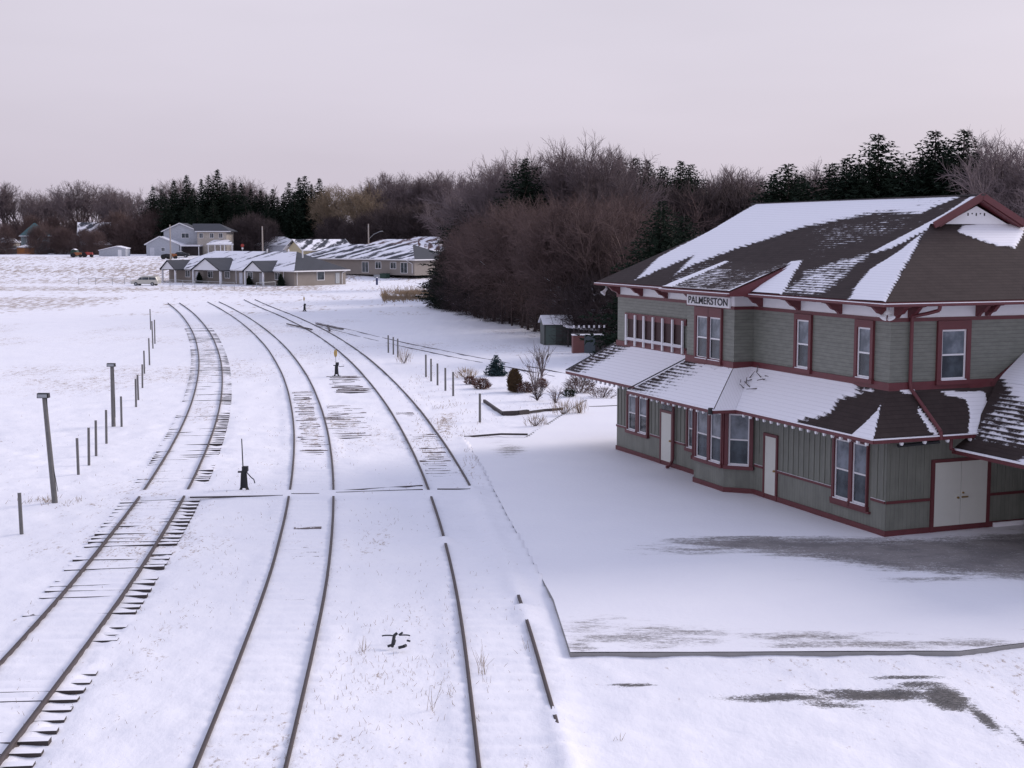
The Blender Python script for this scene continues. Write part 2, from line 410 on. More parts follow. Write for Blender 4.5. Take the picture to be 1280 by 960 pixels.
def offset_line(P, off):
    t = np.gradient(P, axis=0); t /= np.linalg.norm(t, axis=1)[:, None]
    return P + np.stack([t[:, 1], -t[:, 0]], 1) * off     # + = to the right when looking along the line
def line_x(P, y):   # x of a line at a given y
    o = np.argsort(P[:, 1]); return np.interp(y, P[o, 1], P[o, 0])
RAIL_OFF = .7525

# ------------------------------------------------------------------ the ground: one sheet to the horizon
def axis(fine0, fine1, step, lo, hi, g=1.045):
    a = list(np.arange(fine0, fine1, step)); s = step; v = fine1
    while v < hi: a.append(v); s *= g; v += s
    a.append(hi); s = step; v = fine0 - step; b = []
    while v > lo: b.append(v); s *= g; v -= s
    b.append(lo); return np.array(b[::-1] + a)
xs = axis(-22, 14, .11, -2500, 2500, 1.05); ys = axis(20, 62, .12, -150, 4500, 1.03)
X, Y = np.meshgrid(xs, ys); X = X.ravel(); Y = Y.ravel()
near = 1 - smooth(90, 240, Y)
Z = terrain(X, Y) + (fbm(X * .25, Y * .25, 2) - .5) * .10 * near + (fbm(X * 1.1 + 50, Y * .9, 4) - .5) * .115 * near
def bury(lx, y0, y1, amt, wid, soft=1.5):
    """snow drifted over a rail between y0 and y1"""
    d = np.abs(X - lx); return amt * np.exp(-(d / wid) ** 2) * smooth(y0 - soft, y0, Y) * (1 - smooth(y1, y1 + soft, Y))
c_r = line_x(offset_line(DT['c'], RAIL_OFF), Y); c_l = line_x(offset_line(DT['c'], -RAIL_OFF), Y)
b_c = line_x(DT['b'], Y); a_c = line_x(DT['a'], Y)
# keep the snow between the rails of each track level and just under the rail heads
for cc, lev, wd in ((a_c, -.056, .95), (b_c, -.06, 1.0), (line_x(DT['c'], Y), -.055, 1.0)):
    k = (1 - smooth(wd, wd + .5, np.abs(X - cc))) * (1 - smooth(190, 200, Y))
    Z = Z * (1 - .75 * k) + .75 * k * (lev + terrain(X, Y) + .1 + (fbm(X * 1.6, Y * 2.2, 3) - .5) * .085)
for cc in (a_c, b_c, line_x(DT['c'], Y)):
    Z += .011 * np.sin(Y * 2 * PI / .58) * (1 - smooth(1.0, 1.3, np.abs(X - cc))) * (1 - smooth(58, 64, Y))
# hollows scoured beside the right rail of the first track, where its sleepers show
sc = np.exp(-((X - a_c - 1.12) / .36) ** 2) * (1 - smooth(60, 130, Y)) * smooth(.35, .65, vnoise(X * .3, Y * .35) * .6 + vnoise(X * 3, Y * 1.1) * .4)
Z -= .065 * sc
Z += bury(c_r, 33.7, 48.2, .10, .25, .5) + bury(c_r, 31.3, 32.6, .10, .25, .3) + bury(c_r, 10, 25.4, .09, .22, .4)
Z += bury(c_l, 39.4, 40.1, .12, .25, .2)
crossing = smooth(46.3, 46.7, Y) * (1 - smooth(47.6, 48.1, Y)) * smooth(-13.5, -12.6, X) * (1 - smooth(-1.6, -.6, X))
Z = Z * (1 - crossing) + crossing * (.035 + (fbm(X, Y * 2, 2) - .5) * .03)
rut = dense([(-36, 222), (-23, 199), (-13.5, 177), (-7.3, 157.8), (-1.2, 136), (4.1, 117.7), (8, 104)], 1.0)
for off_ in (-.8, .8):
    rx = line_x(offset_line(rut, off_), Y)
    Z -= .045 * np.exp(-((X - rx) / .45) ** 2) * smooth(104, 110, Y) * (1 - smooth(205, 220, Y))
# snow banked along the kerb of the station platform
PL = [(-2.07, 60.48), (-.95, 50.82), (-.18, 43.66), (1.01, 33.15), (1.24, 28.83), (5.88, 28.88), (9.57, 28.94), (11.15, 29.53), (13.5, 30.6), (30, 32), (30, 75), (4, 75), (.5, 60.5)]
def in_poly(px, py, P):
    c = np.zeros(px.shape, bool); n = len(P)
    for i in range(n):
        x0, y0 = P[i]; x1, y1 = P[(i + 1) % n]
        k = ((y0 > py) != (y1 > py)); xi = (x1 - x0) * (py - y0) / ((y1 - y0) if y1 != y0 else 1e-9) + x0
        c ^= k & (px < xi)
    return c
def poly_dist(px, py, P, closed=True):
    d = np.full(px.shape, 1e9); n = len(P)
    for i in range(n if closed else n - 1):
        a = np.array(P[i]); b = np.array(P[(i + 1) % n]); ab = b - a; L = ab @ ab + 1e-12
        t = np.clip(((px - a[0]) * ab[0] + (py - a[1]) * ab[1]) / L, 0, 1)
        d = np.minimum(d, np.hypot(px - a[0] - t * ab[0], py - a[1] - t * ab[1]))
    return d
def sdf(px, py, P):
    d = poly_dist(px, py, P); return np.where(in_poly(px, py, P), d, -d)
inside = sdf(X, Y, PL)
left_edge = poly_dist(X, Y, PL[:4], False)
Z = np.where(inside > .05, np.minimum(Z, -.14), Z)
Z += np.where(inside <= .05, .115 * np.exp(-(left_edge / .6) ** 2) * smooth(34, 36.5, Y), 0)
# straw showing through, strongest in the far field on the left
gm = .30 + .22 * smooth(.45, .75, fbm(X * .16 + 3, Y * .10, 3))
stub = smooth(205, 232, Y) * (1 - smooth(345, 352, Y)) * (1 - smooth(-36, -22, X))
road = np.exp(-((Y - (262 + .06 * X)) / 6) ** 2) * .3 + np.exp(-((Y - 222) / 5) ** 2) * .25
gm = np.maximum(gm, stub * (.60 + .35 * (fbm(X * .03, Y * .06, 2) - .5)) - road * stub)
gm = np.maximum(gm, .62 * smooth(150, 175, Y) * (1 - smooth(200, 215, Y)) * (1 - smooth(-58, -46, X)))
def spot(cx, cy, rx, ry, a):
    return a * np.exp(-(((X - cx) / rx) ** 2 + ((Y - cy) / ry) ** 2))
for s in ((-2.2, 31, 1.4, 4.5, .30), (-2.6, 27, 1.2, 3, .33), (-1.2, 58, .8, 4, .75), (-.8, 55, 1, 3, .5), (-7.8, 30, .8, 8, .36), (-3.2, 66, .9, 7, .55),
          (-9.6, 55, 1, 9, .3), (-11, 24, 2, 4, .3), (2.5, 72, 5, 6, .34), (-14, 30, 4, 10, .2), (-4, 40, 1, 6, .38), (-7.2, 57, 1, 5, .36), (-15, 105, 3, 16, .30), (12.2, 26, 2.5, 3, .42)):
    gm = np.maximum(gm, spot(*s) + .1)
gm = np.where(inside > -.2, 0, gm)
# asphalt bared in front of the platform
bare = np.zeros(X.shape)
for s in ((8.4, 26.1, .55, .9, .82), (7.2, 26.35, 1.6, .5, .76), (5.2, 26.15, 1.6, .34, .68), (6.7, 25.5, .5, .5, .42), (4.4, 26.1, .8, .12, .42), (2.4, 26.95, .8, .17, .66), (6.6, 26.6, 1.4, .3, .62), (6.1, 25.75, .9, .3, .6), (8.1, 26.9, .9, .35, .62), (8.0, 27.4, 1.2, .22, .64), (8.75, 25.0, .22, 1.3, .68), (9.0, 23.3, .14, 1.8, .62), (7.9, 26.9, .7, .3, .3)):
    bare = np.maximum(bare, spot(*s))
# ballast between the sleepers where the snow has blown off
for cc, y0, y1, x0, x1, a in ((b_c, 55, 80, -.42, .42, .36), (b_c, 60.5, 72.5, .85, 2.4, .38), (line_x(DT['c'], Y), 50, 62, -.4, .4, .30), (a_c, 62, 78, -.6, .6, .30), (a_c, 92, 125, -.6, .6, .34)):
    k = smooth(y0, y0 + 5, Y) * (1 - smooth(y1 - 5, y1, Y)) * smooth(x0 - .15, x0 + .1, X - cc) * (1 - smooth(x1 - .1, x1 + .15, X - cc))
    gm = np.maximum(gm, k * (a + .22))
nx, ny = len(xs), len(ys)
I = np.arange(nx * ny).reshape(ny, nx)
F = np.stack([I[:-1, :-1].ravel(), I[:-1, 1:].ravel(), I[1:, 1:].ravel(), I[1:, :-1].ravel()], 1)
g = np_mesh('ground', np.stack([X, Y, Z], 1), F, M['ground'], smooth_=True, attrs=dict(grass=gm, bare=bare, far=smooth(120, 200, Y)))
tag(g, 'snow covered ground with dry grass showing through', kind='structure')
GX, GY, GZ = xs, ys, Z.reshape(ny, nx)
def snow_z(x, y):
    i = int(np.clip(np.searchsorted(GX, x) - 1, 0, nx - 2)); j = int(np.clip(np.searchsorted(GY, y) - 1, 0, ny - 2))
    u = (x - GX[i]) / (GX[i+1] - GX[i]); v = (y - GY[j]) / (GY[j+1] - GY[j])
    return float((GZ[j, i] * (1-u) + GZ[j, i+1] * u) * (1-v) + (GZ[j+1, i] * (1-u) + GZ[j+1, i+1] * u) * v)

# platform
_s = np.concatenate([np.linspace(0, .5, 110), np.linspace(.5, 1, 60)[1:]]); _t = np.concatenate([np.linspace(0, .3, 150), np.linspace(.3, .72, 120)[1:], np.linspace(.72, 1, 30)[1:]])
SS, TT = np.meshgrid(_s, _t)
fx = [1.24, 5.88, 9.57, 11.15, 13.5, 30]; fy = [28.83, 28.88, 28.94, 29.53, 30.6, 32]
lyy = [28.83, 33.15, 43.66, 50.82, 60.48, 75]; lxx = [1.24, 1.01, -.18, -.95, -2.07, -3.8]
yf = np.interp(1.24 + SS * 28.76, fx, fy); Yp = yf + TT * (75 - yf); xl = np.interp(Yp, lyy, lxx); Xp = xl + SS * (30 - xl)
PX, PY = Xp, Yp
J = np.arange(PX.size).reshape(PX.shape)
Fp = np.stack([J[:-1, :-1].ravel(), J[:-1, 1:].ravel(), J[1:, 1:].ravel(), J[1:, :-1].ravel()], 1)
ok = (PY.ravel()[Fp[:, 0]] < 60.3) | (PX.ravel()[Fp[:, 0]] > .6 + (PY.ravel()[Fp[:, 0]] - 60.6) * .243)
Fp = Fp[ok]
U, V = PX.ravel(), PY.ravel()
pz = (fbm(U * .6, V * .6, 3) - .5) * .03 - .0
def pspot(cx, cy, rx, ry, a): return a * np.exp(-(((U - cx) / rx) ** 2 + ((V - cy) / ry) ** 2))
pb = np.full(U.shape, -.42)
end_poly = [(4.4, 39.6), (6.5, 40.6), (9, 40.2), (12, 39.9), (22, 43), (22, 35.6), (14, 35.4), (13.2, 35.2), (11.2, 35.7), (9.6, 36.4), (7.96, 37.6), (5.83, 38.5)]
e = sdf(U, V, end_poly); pb = np.maximum(pb, -.42 + 1.25 * smooth(-1.5, 1.4, e) )
front_wall = sdf(U, V, [(2.2, 60), (10.5, 40.0), (14, 43), (6, 62)])   # snow lies thicker against the station's track wall
pb = np.where((V > 40.4) & (U < 10.8), np.minimum(pb, -.42), pb)
for s in ((8.0, 29.35, 4.2, .5, .52), (3.2, 30.0, 2.4, 1.2, .50), (6.5, 30.0, 2.4, .6, .52), (10.2, 29.7, 1.6, .4, .45), (5.4, 38.7, 2.4, 1.2, .50), (1.9, 30.6, 1.6, 1.6, .42), (11, 35.2, 2.2, .5, .5), (1.5, 29.3, .5, .9, .5), (13, 30.6, 1.6, .3, .45), (8.0, 35.1, 1.6, .25, .28), (10.5, 34.9, 1.8, .35, .34), (4.3, 37.9, 1.6, .7, .18), (-.1, 57.0, .9, 2.4, .52), (-.6, 59, .6, 1, .3), (5.0, 55.9, .4, .5, .35)):
    pb = np.maximum(pb, -.42 + 1.25 * pspot(*s) * 1.3)
po = np_mesh('platform', np.stack([U, V, pz], 1), Fp, M['platform'], smooth_=True, attrs=dict(bare=pb))
tag(po, 'snow dusted concrete platform beside the station', kind='structure')
# platform body and rim, a closed slab 4 mm under the sheet
mb = MB(); P = PL; n = len(P)
mb.prism([(a, b) for a, b in P], -.6, -.022, 'z')
k = mb.build('platform_kerb', M['snowm'].copy()); k.data.materials[0] = plain('kerb_concrete', (.30, .29, .28), .85, .2, 2)
tag(k, 'concrete edge of the station platform', kind='structure')

# ------------------------------------------------------------------ railway tracks
PROF = [(-.065, -.16), (-.065, -.145), (-.012, -.13), (-.012, -.045), (-.036, -.035), (-.036, 0), (.036, 0), (.036, -.035), (.012, -.045), (.012, -.13), (.065, -.145), (.065, -.16)]
def make_rail(P, off, top, parent, name='rail'):
    L = offset_line(P, off); t = np.gradient(L, axis=0); t /= np.linalg.norm(t, axis=1)[:, None]
    nn = np.stack([t[:, 1], -t[:, 0]], 1); V = []; k = len(PROF)
    for i, (p, q) in enumerate(zip(L, nn)):
        zt = top + (vnoise(p[0] * .3, p[1] * .3) - .5) * .03
        for a, b in PROF: V.append((p[0] + q[0] * a, p[1] + q[1] * a, zt + b))
    F = [(i * k + j, i * k + (j + 1) % k, (i + 1) * k + (j + 1) % k, (i + 1) * k + j) for i in range(len(L) - 1) for j in range(k)]
    return np_mesh(name, V, F, M['rail'], parent)
def at_s(P, s):
    d = np.concatenate([[0], np.cumsum(np.hypot(*np.diff(P, axis=0).T))])
    x = np.interp(s, d, P[:, 0]); y = np.interp(s, d, P[:, 1]); x2 = np.interp(s + .2, d, P[:, 0]); y2 = np.interp(s + .2, d, P[:, 1])
    return x, y, math.atan2(y2 - y, x2 - x), d[-1]
def make_track(key, label, top, tie_top, spans, spacing=.56, stuff_span=None):
    root = empty('railway_track', (0, 0, 0), label, 'railway track', group='railway tracks curving away through the snow')
    P = DT[key]
    make_rail(P, -RAIL_OFF, top, root); make_rail(P, RAIL_OFF, top, root)
    total = at_s(P, 0)[3]
    tie = MB(); tie.box(-1.3, 1.3, -.11, .11, -.13, 0)
    tie0 = None; count = 0; s = .3; rest = MB()
    while s < total - .3:
        x, y, a, _ = at_s(P, s); s += spacing * random.uniform(.93, 1.07)
        sp = next((q for q in spans if q[0] <= y < q[1]), None)
        if sp is None: continue
        _, _, dz, mat, x0, x1, p = sp
        if random.random() > p: continue
        zz = tie_top + dz + random.uniform(-.022, .022)
        rz = a - PI / 2 + random.uniform(-.03, .03)
        if sp[4] != -1.3 or sp[5] != 1.3:
            m_ = MB(); m_.box(x0 + random.uniform(-.25, .1), x1 + random.uniform(-.1, .3), -.11, .11, -.13, 0); o = m_.build('sleeper', M[mat], root, fix=False)
        elif count < 97:
            if tie0 is None or tie0.data.materials[0] != M[mat]:
                tie0 = tie.build('sleeper', M[mat], root, fix=False); o = tie0
            else:
                o = tie0.copy(); C.objects.link(o); o.parent = root
        else:
            rest.box(-1.3, 1.3, -.11, .11, -.13, 0, Matrix.Translation((x, y, zz)) @ Matrix.Rotation(rz, 4, 'Z')); continue
        count += 1
        o.location = (x, y, zz); o.rotation_euler = (random.uniform(-.03, .03), random.uniform(-.012, .012), rz)
    if rest.f:
        r = rest.build('sleeper', M['tie_snow'], root, fix=False); r['kind'] = 'stuff'
    return root
make_track('a', 'leftmost railway track with snow capped sleepers standing clear of the snow', .03, -.076, [(20, 62, 0, 'tie_snow', -1.3, 1.3, .95), (62, 90, .003, 'tie_snow', -1.3, 1.3, 1), (90, 135, .005, 'tie_snow', -1.3, 1.3, 1)])
make_track('b', 'middle railway track running straight down to the lower edge of the photo', .005, -.075, [(36, 44, .010, 'tie_bare', -.45, .45, .3), (27, 36, .004, 'tie_bare', -.2, .3, .12), (56, 80, .014, 'tie_bare', -.42, .42, .85)])
make_track('c', 'right railway track passing closest to the station platform', .005, -.075, [(51, 62, .020, 'tie_bare', -.42, .42, .85), (62, 70, .012, 'tie_bare', -.3, .3, .4)])
make_track('d', 'siding branching right behind the row of short posts, almost buried', -.068, -.16, [])
# the spare long timbers beside the middle track
def timber_set(y0, y1, key, x0, x1, label, n, z):
    P = DT[key]
    root = empty('switch_timbers', (0, 0, 0), label, 'sleepers')
    for i in range(n):
        y = y0 + (y1 - y0) * i / (n - 1); x = line_x(P, y)
        t = MB(); t.box(x0 + random.uniform(-.2, .2), x1 + random.uniform(-.5, .5), -.12, .12, -.12, 0)
        o = t.build('sleeper', M['tie_bare' if i % 4 else 'tie_snow'], root, fix=False)
        o.location = (x, y, z + random.uniform(-.018, .012)); o.rotation_euler = (0, 0, random.uniform(.03, .1) + .12)
timber_set(60.8, 72.2, 'b', .95, 2.5, 'row of long brown sleepers bared right of the middle track', 20, -.058)
timber_set(79.5, 88.5, 'c', -3.0, -1.1, 'few dark sleepers lying in the snow under the yellow topped stand', 11, -.055)
# turnout where the siding leaves the right track
t = empty('rail_switch', (0, 0, 0), 'short dark pair of crossing rails where the siding leaves the right track', 'rail switch')
for (a, b) in (((-18.2, 137.3), (-17.0, 129.5)), ((-19.7, 139.8), (-16.0, 131.5)), ((-22.6, 139.6), (-18.9, 131.2))):
    m_ = MB(); m_.beam(a + (.03,), b + (.03,), .16, .10); m_.build('rail', M['rail'], t)

# snow covered crossing: thin dark timber edges
edges = [((-12.48, 46.1), (-11.36, 46.36), 'thin dark crossing timber between the rails of the leftmost track'), ((-10.9, 46.38), (-7.8, 46.68), 'long dark crossing timber between the leftmost and middle tracks'),
         ((-7.55, 46.95), (-6.6, 46.98), 'thin dark crossing timber between the rails of the middle track'), ((-6.05, 47.13), (-3.1, 47.7), 'dark crossing timber between the middle and right tracks'),
         ((-2.6, 47.75), (-1.45, 47.74), 'short dark crossing timber between the rails of the right track'), ((-6.13, 48.04), (-3.2, 49.1), 'faint timber behind the darker one, between the middle and right tracks')]
for i, (a, b, tx) in enumerate(edges):
    za = max(snow_z(*a), snow_z(*b), snow_z((a[0]+b[0])/2, (a[1]+b[1])/2))
    m_ = MB(); m_.beam(a + (za - .014,), b + (za - .014,), .05, .045 if i < 5 else .04); tag(m_.build('crossing_timber', M['timber']), tx, 'timber', 'timbers edging the snowed in crossing')

# ------------------------------------------------------------------ fence posts
ordn = ['nearest', 'second', 'third', 'fourth', 'fifth', 'sixth', 'seventh', 'eighth', 'ninth', 'tenth', 'eleventh', 'twelfth', 'thirteenth', 'farthest']
PL_ = [(-14.74,41.12,1.17),(-16.26,51.53,1.3),(-16.6,53.94,1.36),(-16.98,56.17,1.35),(-17.46,59.28,1.39),(-18.3,64.64,1.36),(-19.71,72.41,1.39),(-20.36,75.3,1.31),(-21.75,81.39,1.32),(-23.92,90.1,1.41),(-25.06,95.79,1.8),(-28.57,110.4,2.1),(-29.7,115.43,1.9),(-34.45,132.48,1.9)]
for i, (x, y, h) in enumerate(PL_):
    m_ = MB(); r = .05 if i else .055
    m_.tube((0, 0, -.3), (random.uniform(-.03, .03), random.uniform(-.03, .03), h + .02), r * 1.08, r, 9)
    o = m_.build('fence_post', M['wood_post']); o.location = (x, y, -.03)
    tag(o, f'bare grey post without rails, {ordn[i]} of the row left of the tracks' if 0 < i < 13 else f'bare grey post without rails, {"nearest the camera" if i == 0 else "farthest away"} in the row left of the tracks', 'post', 'bare posts left of the tracks')
PR_ = [(-9.48,106.32,1.26,'leftmost of the far three'),(-8.95,104.63,1.25,'middle of the far three'),(-8.44,102.52,1.28,'rightmost of the far three'),(-5.47,88.01,1.33,'first from the left in the group of five'),(-4.97,85.04,1.33,'second from the left in the group of five'),(-4.45,82.72,1.25,'third from the left in the group of five'),(-3.84,79.75,1.27,'fourth from the left in the group of five'),(-3.29,77.35,1.27,'rightmost in the group of five beside the garden'),(-1.54,66.24,1.31,'standing alone before the garden bed corner')]
for x, y, h, tx in PR_:
    m_ = MB(); m_.tube((0, 0, -.3), (0, random.uniform(-.02, .02), h + .05), .06, .055, 8)
    o = m_.build('fence_post', M['wood_post']); o.location = (x, y, -.06)
    tag(o, f'slim dark post right of the tracks, {tx}', 'post', 'dark posts right of the tracks')

# ------------------------------------------------------------------ floodlight posts
for (x, y, h, lean, tx) in ((-15.25, 45.8, 3.7, -.25, 'tall leaning wooden post with a grey floodlight box on top, nearer the camera'), (-18.75, 64.9, 2.95, .0, 'wooden post with a dark floodlight box on top, farther up the row')):
    t = empty('floodlight_post', (x, y, -.08), tx, 'light post', group='floodlight posts left of the tracks')
    m_ = MB(); m_.tube((0, 0, -.3), (lean, 0, h - .1), .10, .075, 10); m_.build('pole', M['wood_post'], t)
    b = MB(); b.prism([(-.10, -.13), (.14, -.13), (.10, .03), (-.08, .03)], lean - .2, lean + .17, 'x')
    bo = b.build('lamp_housing', M['iron'], t); bo.location = (0, -.05, h - .02)
    f_ = MB(); f_.box(lean - .17, lean + .14, -.012, 0, -.11, .0); q = f_.build('lens', M['galv'], bo); q.location = (0, -.115, 0)
    c_ = MB(); c_.path([(lean + .09, -.02, h - .12), (lean + .11, -.02, h * .55), (.1, -.02, .4)], .012); c_.build('conduit', M['iron'], t)

# ------------------------------------------------------------------ switch stands
def switch_stand(x, y, label, target, rz=0):
    t = empty('switch_stand', (x, y, -.06), label, 'switch stand', rz, 'railway switch stands')
    m_ = MB()
    for sx_ in (-1, 1):
        for sy in (-1, 1): m_.path([(sx_ * .15, sy * .10, -.03), (sx_ * .085, sy * .07, .15), (sx_ * .06, sy * .05, .62)], .04, 6)
    m_.box(-.26, .26, -.17, .17, -.05, .02); m_.box(-.075, .075, -.075, .075, .12, .64)
    m_.build('stand_frame', M['iron'], t)
    h = MB(); h.tube((-.0, 0, .6), (0, 0, .72), .10, .10, 12); h.box(-.2, .12, -.06, .06, .66, .71); h.box(-.05, .15, -.09, .09, .71, .88); h.build('head_casting', M['iron'], t)
    r = MB(); r.tube((-.02, 0, .7), (-.05, 0, 1.25 if target else 1.85), .022, .018, 8); r.build('mast', M['iron'] if not target else M['galv'], t)
    l = MB(); l.path([(.12, -.03, .66), (.27, -.08, .5), (.36, -.1, .44), (.40, -.1, .3)] if not target else [(.10, -.03, .66), (.25, -.1, .62), (.5, -.1, .65)], .02); l.build('lever', M['iron'], t)
    if target:
        for a in (0, PI / 2):
            g_ = MB(); n = 20
            pts = [(.10 * math.cos(2 * PI * i / n), 1.46 + .25 * math.sin(2 * PI * i / n)) for i in range(n)]
            g_.prism(pts, -.008, .008, 'y'); o = g_.build('target', M['yellow'], t); o.rotation_euler = (0, 0, a + .2); o.location = (-.05, 0, 0)
        c_ = MB(); c_.tube((-.05, 0, 1.2), (-.05, 0, 1.82), .03, .025, 8); c_.build('mast_top', M['galv'], t)
switch_stand(-9.35, 47.9, 'black iron switch stand with a bare rod and no target, near the crossing', False)
switch_stand(-11.15, 88.0, 'black iron switch stand with a yellow oval target, beside the right track', True)
switch_stand(-24.6, 165.0, 'small distant switch stand with a round yellow target, at the far turnout', True, .6)

# half buried scrap
t = empty('scrap_iron', (-2.55, 29.6, -.09), 'small heap of rusty iron half buried between the middle and right tracks', 'scrap iron')
def arc(cx, cy, r, a0, a1, z, tilt=0):
    return [(cx + r * math.cos(a0 + (a1 - a0) * i / 7), cy + r * .5 * math.sin(a0 + (a1 - a0) * i / 7), z + tilt * i / 7) for i in range(8)]
for pts, r in ((arc(-.22, .25, .17, .6, 2.6, .10), .022), (arc(.2, .28, .16, .4, 2.4, .10), .022), ([(-.05, -.25, .0), (-.02, 0, .22), (.04, .05, .26)], .045), ([(-.16, -.28, .02), (-.02, -.22, .05), (.0, -.1, .12)], .04), ([(.12, -.42, .03), (.25, -.40, .06), (.3, -.3, .05)], .045), ([(.05, .5, .05), (.14, .55, .1)], .03), ([(.3, .05, .06), (.38, .02, .05)], .03)):
    m_ = MB(); m_.path([(p[0] * .85, p[1], p[2] * .8 + .05) for p in pts], r * .8, 6); m_.build('iron_piece', M['iron'], t)

# ------------------------------------------------------------------ the station (local x = into the building, y = away along the tracks)
ST = empty('station_building', (10.968, 40.224, 0), 'two storey sage green and red wooden railway station with patchy snow on its roofs', 'station', math.atan2(.36471717, .93111835))
W, L = 9.9, 18.16
def part(mb, name, mat, parent=ST, **k): return mb.build(name, M[mat] if isinstance(mat, str) else mat, parent, **k)
BX, BY0, BY1 = -.75, 7.55, 10.85     # the bay
# walls: footprint polygons extruded
low = [(0, 0), (W, 0), (W, L), (0, L), (0, 11.0), (BX, 10.22), (BX, 8.08), (0, 7.38)]
upp = [(0, 0), (W, 0), (W, L), (0, L), (0, BY1), (BX, BY1), (BX, BY0), (0, BY0)]
m_ = MB(); m_.prism(low, -.3, 4.3, 'z'); part(m_, 'lower_wall', 'board')
m_ = MB(); m_.prism(upp, 4.302, 6.83, 'z'); part(m_, 'upper_wall', 'clap')
def grow(poly, d):
    """offset a polygon outwards (counter clockwise or clockwise handled by area)"""
    n = len(poly); A = sum(poly[i][0] * poly[(i+1) % n][1] - poly[(i+1) % n][0] * poly[i][1] for i in range(n)); sg = 1 if A > 0 else -1; out = []
    for i in range(n):
        a, b, c = np.array(poly[i-1]), np.array(poly[i]), np.array(poly[(i+1) % n])
        e1 = (b - a) / np.linalg.norm(b - a); e2 = (c - b) / np.linalg.norm(c - b)
        n1 = np.array([e1[1], -e1[0]]) * sg; n2 = np.array([e2[1], -e2[0]]) * sg
        k = (n1 + n2); k = k / (k @ k) * 2 if k @ k > 1e-6 else n1
        out.append(tuple(b + k * d))
    return out
def band(poly, d, z0, z1, name, mat, zs=0):
    P = grow(poly, d); m = MB(); m.prism(P, z0, z1, 'z'); return part(m, name, mat)
band(low, .035, 0.0, .17, 'baseboard', 'red')
band(low, .003, -.02, .012, 'snow_line', 'snowm') if False else None
band(upp, .045, 4.31, 4.55, 'belt_board', 'red')
band(upp, .04, 6.32, 6.43, 'frieze_trim', 'red')
band(upp, .022, 6.431, 6.84, 'frieze_board', 'white')
# dado belts between the openings
def belt(y0, y1):
    m = MB(); m.box(-.04, -.001, y0, y1, .97, 1.05); o = part(m, 'dado_rail', 'red'); s = MB(); s.box(-.042, -.002, y0, y1, 1.052, 1.06); s.build('lying_snow', M['snowm'], o)
for a, b in ((.02, .70), (2.72, 5.85), (6.75, 7.30), (12.25, 13.2), (14.28, 15.1), (17.2, 18.16)): belt(a, b)
for a, b in ((.0, 1.58), (3.76, 9.9)):
    m = MB(); m.box(a, b, -.04, -.001, .97, 1.05); part(m, 'dado_rail', 'red')
# battens
def battens(ys_, x=None, z0=1.06, z1=3.3, end=False):
    ys_ = list(ys_)
    cut = next((i for i in range(1, len(ys_)) if ys_[i] - ys_[i - 1] > .5), None)
    if cut: battens(ys_[cut:], x, z0, z1, end); ys_ = ys_[:cut]
    m = MB()
    for q in ys_:
        if not end: m.box(-.022, -.001, q - .022, q + .022, z0, z1)
        else: m.box(q - .022, q + .022, -.022, -.001, z0, z1)
    return part(m, 'battens', 'batten')
battens([y for y in np.arange(.15, 7.3, .3) if not (.7 < y < 2.8 or 5.8 < y < 6.8)])
battens([y for y in np.arange(11.15, 18.1, .3) if not (11.35 < y < 12.2 or 13.2 < y < 14.3 or 15.1 < y < 17.25)])
battens([y for y in np.arange(.15, 9.8, .3) if not (1.55 < y < 3.8)], end=True)
battens([y for y in np.arange(.15, 9.8, .3)], z0=2.4, z1=3.3, end=True) if False else None

# an opening frame on a wall: local frame u along wall, w outwards, z up
def frame_matrix(org, ang): return Matrix.Translation(org) @ Matrix.Rotation(ang, 4, 'Z')
TR = -PI / 2     # track wall: local +x runs towards -y (towards camera), outward = local -y -> world -x
def window(org, ang, w, z0, z1, cas=.13, head=None, sill=True, blind=0.0, name='window'):
    """org at the left foot of the casing seen from outside; +x runs to the right, outside is -y"""
    Mx = frame_matrix(org, ang)
    root = MB(); hz = z1 + (head if head is not None else cas)
    root.box(0, cas, -.085, .0, z0, z1); root.box(w - cas, w, -.085, 0, z0, z1); root.box(0, w, -.085, 0, z1, hz)
    root.box(-.03, w + .03, -.12, 0, z0 - .13, z0)
    o = part(root, name, 'red'); o.matrix_local = Mx
    s = MB(); x0, x1 = cas, w - cas; t = .055
    s.box(x0, x0 + t, -.032, -.001, z0, z1); s.box(x1 - t, x1, -.032, -.001, z0, z1)
    s.box(x0 + t, x1 - t, -.032, -.001, z0, z0 + t + .02); s.box(x0 + t, x1 - t, -.032, -.001, z1 - t, z1)
    zm = z0 + (z1 - z0) * .5; s.box(x0 + t, x1 - t, -.036, -.001, zm - .025, zm + .025)
    s.build('sash', M['white'], o)
    g = MB(); g.add([(x0, -.010, z0), (x1, -.010, z0), (x1, -.010, zm), (x0, -.010, zm)], [(0, 1, 2, 3)]); g.build('pane', M['glass'], o)
    g = MB(); g.add([(x0, -.014, zm), (x1, -.014, zm), (x1, -.014, z1), (x0, -.014, z1)], [(0, 1, 2, 3)]); g.build('pane', M['glass_up'], o)
    n_ = MB(); n_.box(x0, x1, -.115, -.038, z0 + .002, z0 + .022); n_.build('lying_snow', M['snowm'], o)
    return o
def on_track(y_right_edge): pass
def tw(y0, y1, z0, z1, x=0, **k):   # window on a wall facing the tracks, between y0<y1 of the sash opening
    c = k.get('cas', .12); return window((x, y1 + c, 0), TR, (y1 - y0) + 2 * c, z0, z1, **k)
# upper windows
tw(.86, 1.54, 4.58, 6.1, head=.22); tw(4.10, 4.83, 4.58, 6.14, head=.18)
tw(9.26, 10.08, 4.50, 6.0, x=BX, head=.32); tw(8.36, 9.16, 4.50, 6.0, x=BX, head=.32, cas=.07)
m = MB(); m.box(BX - .052, BX - .001, 8.2, 10.25, 4.30, 4.40); part(m, 'sill_board', 'red')
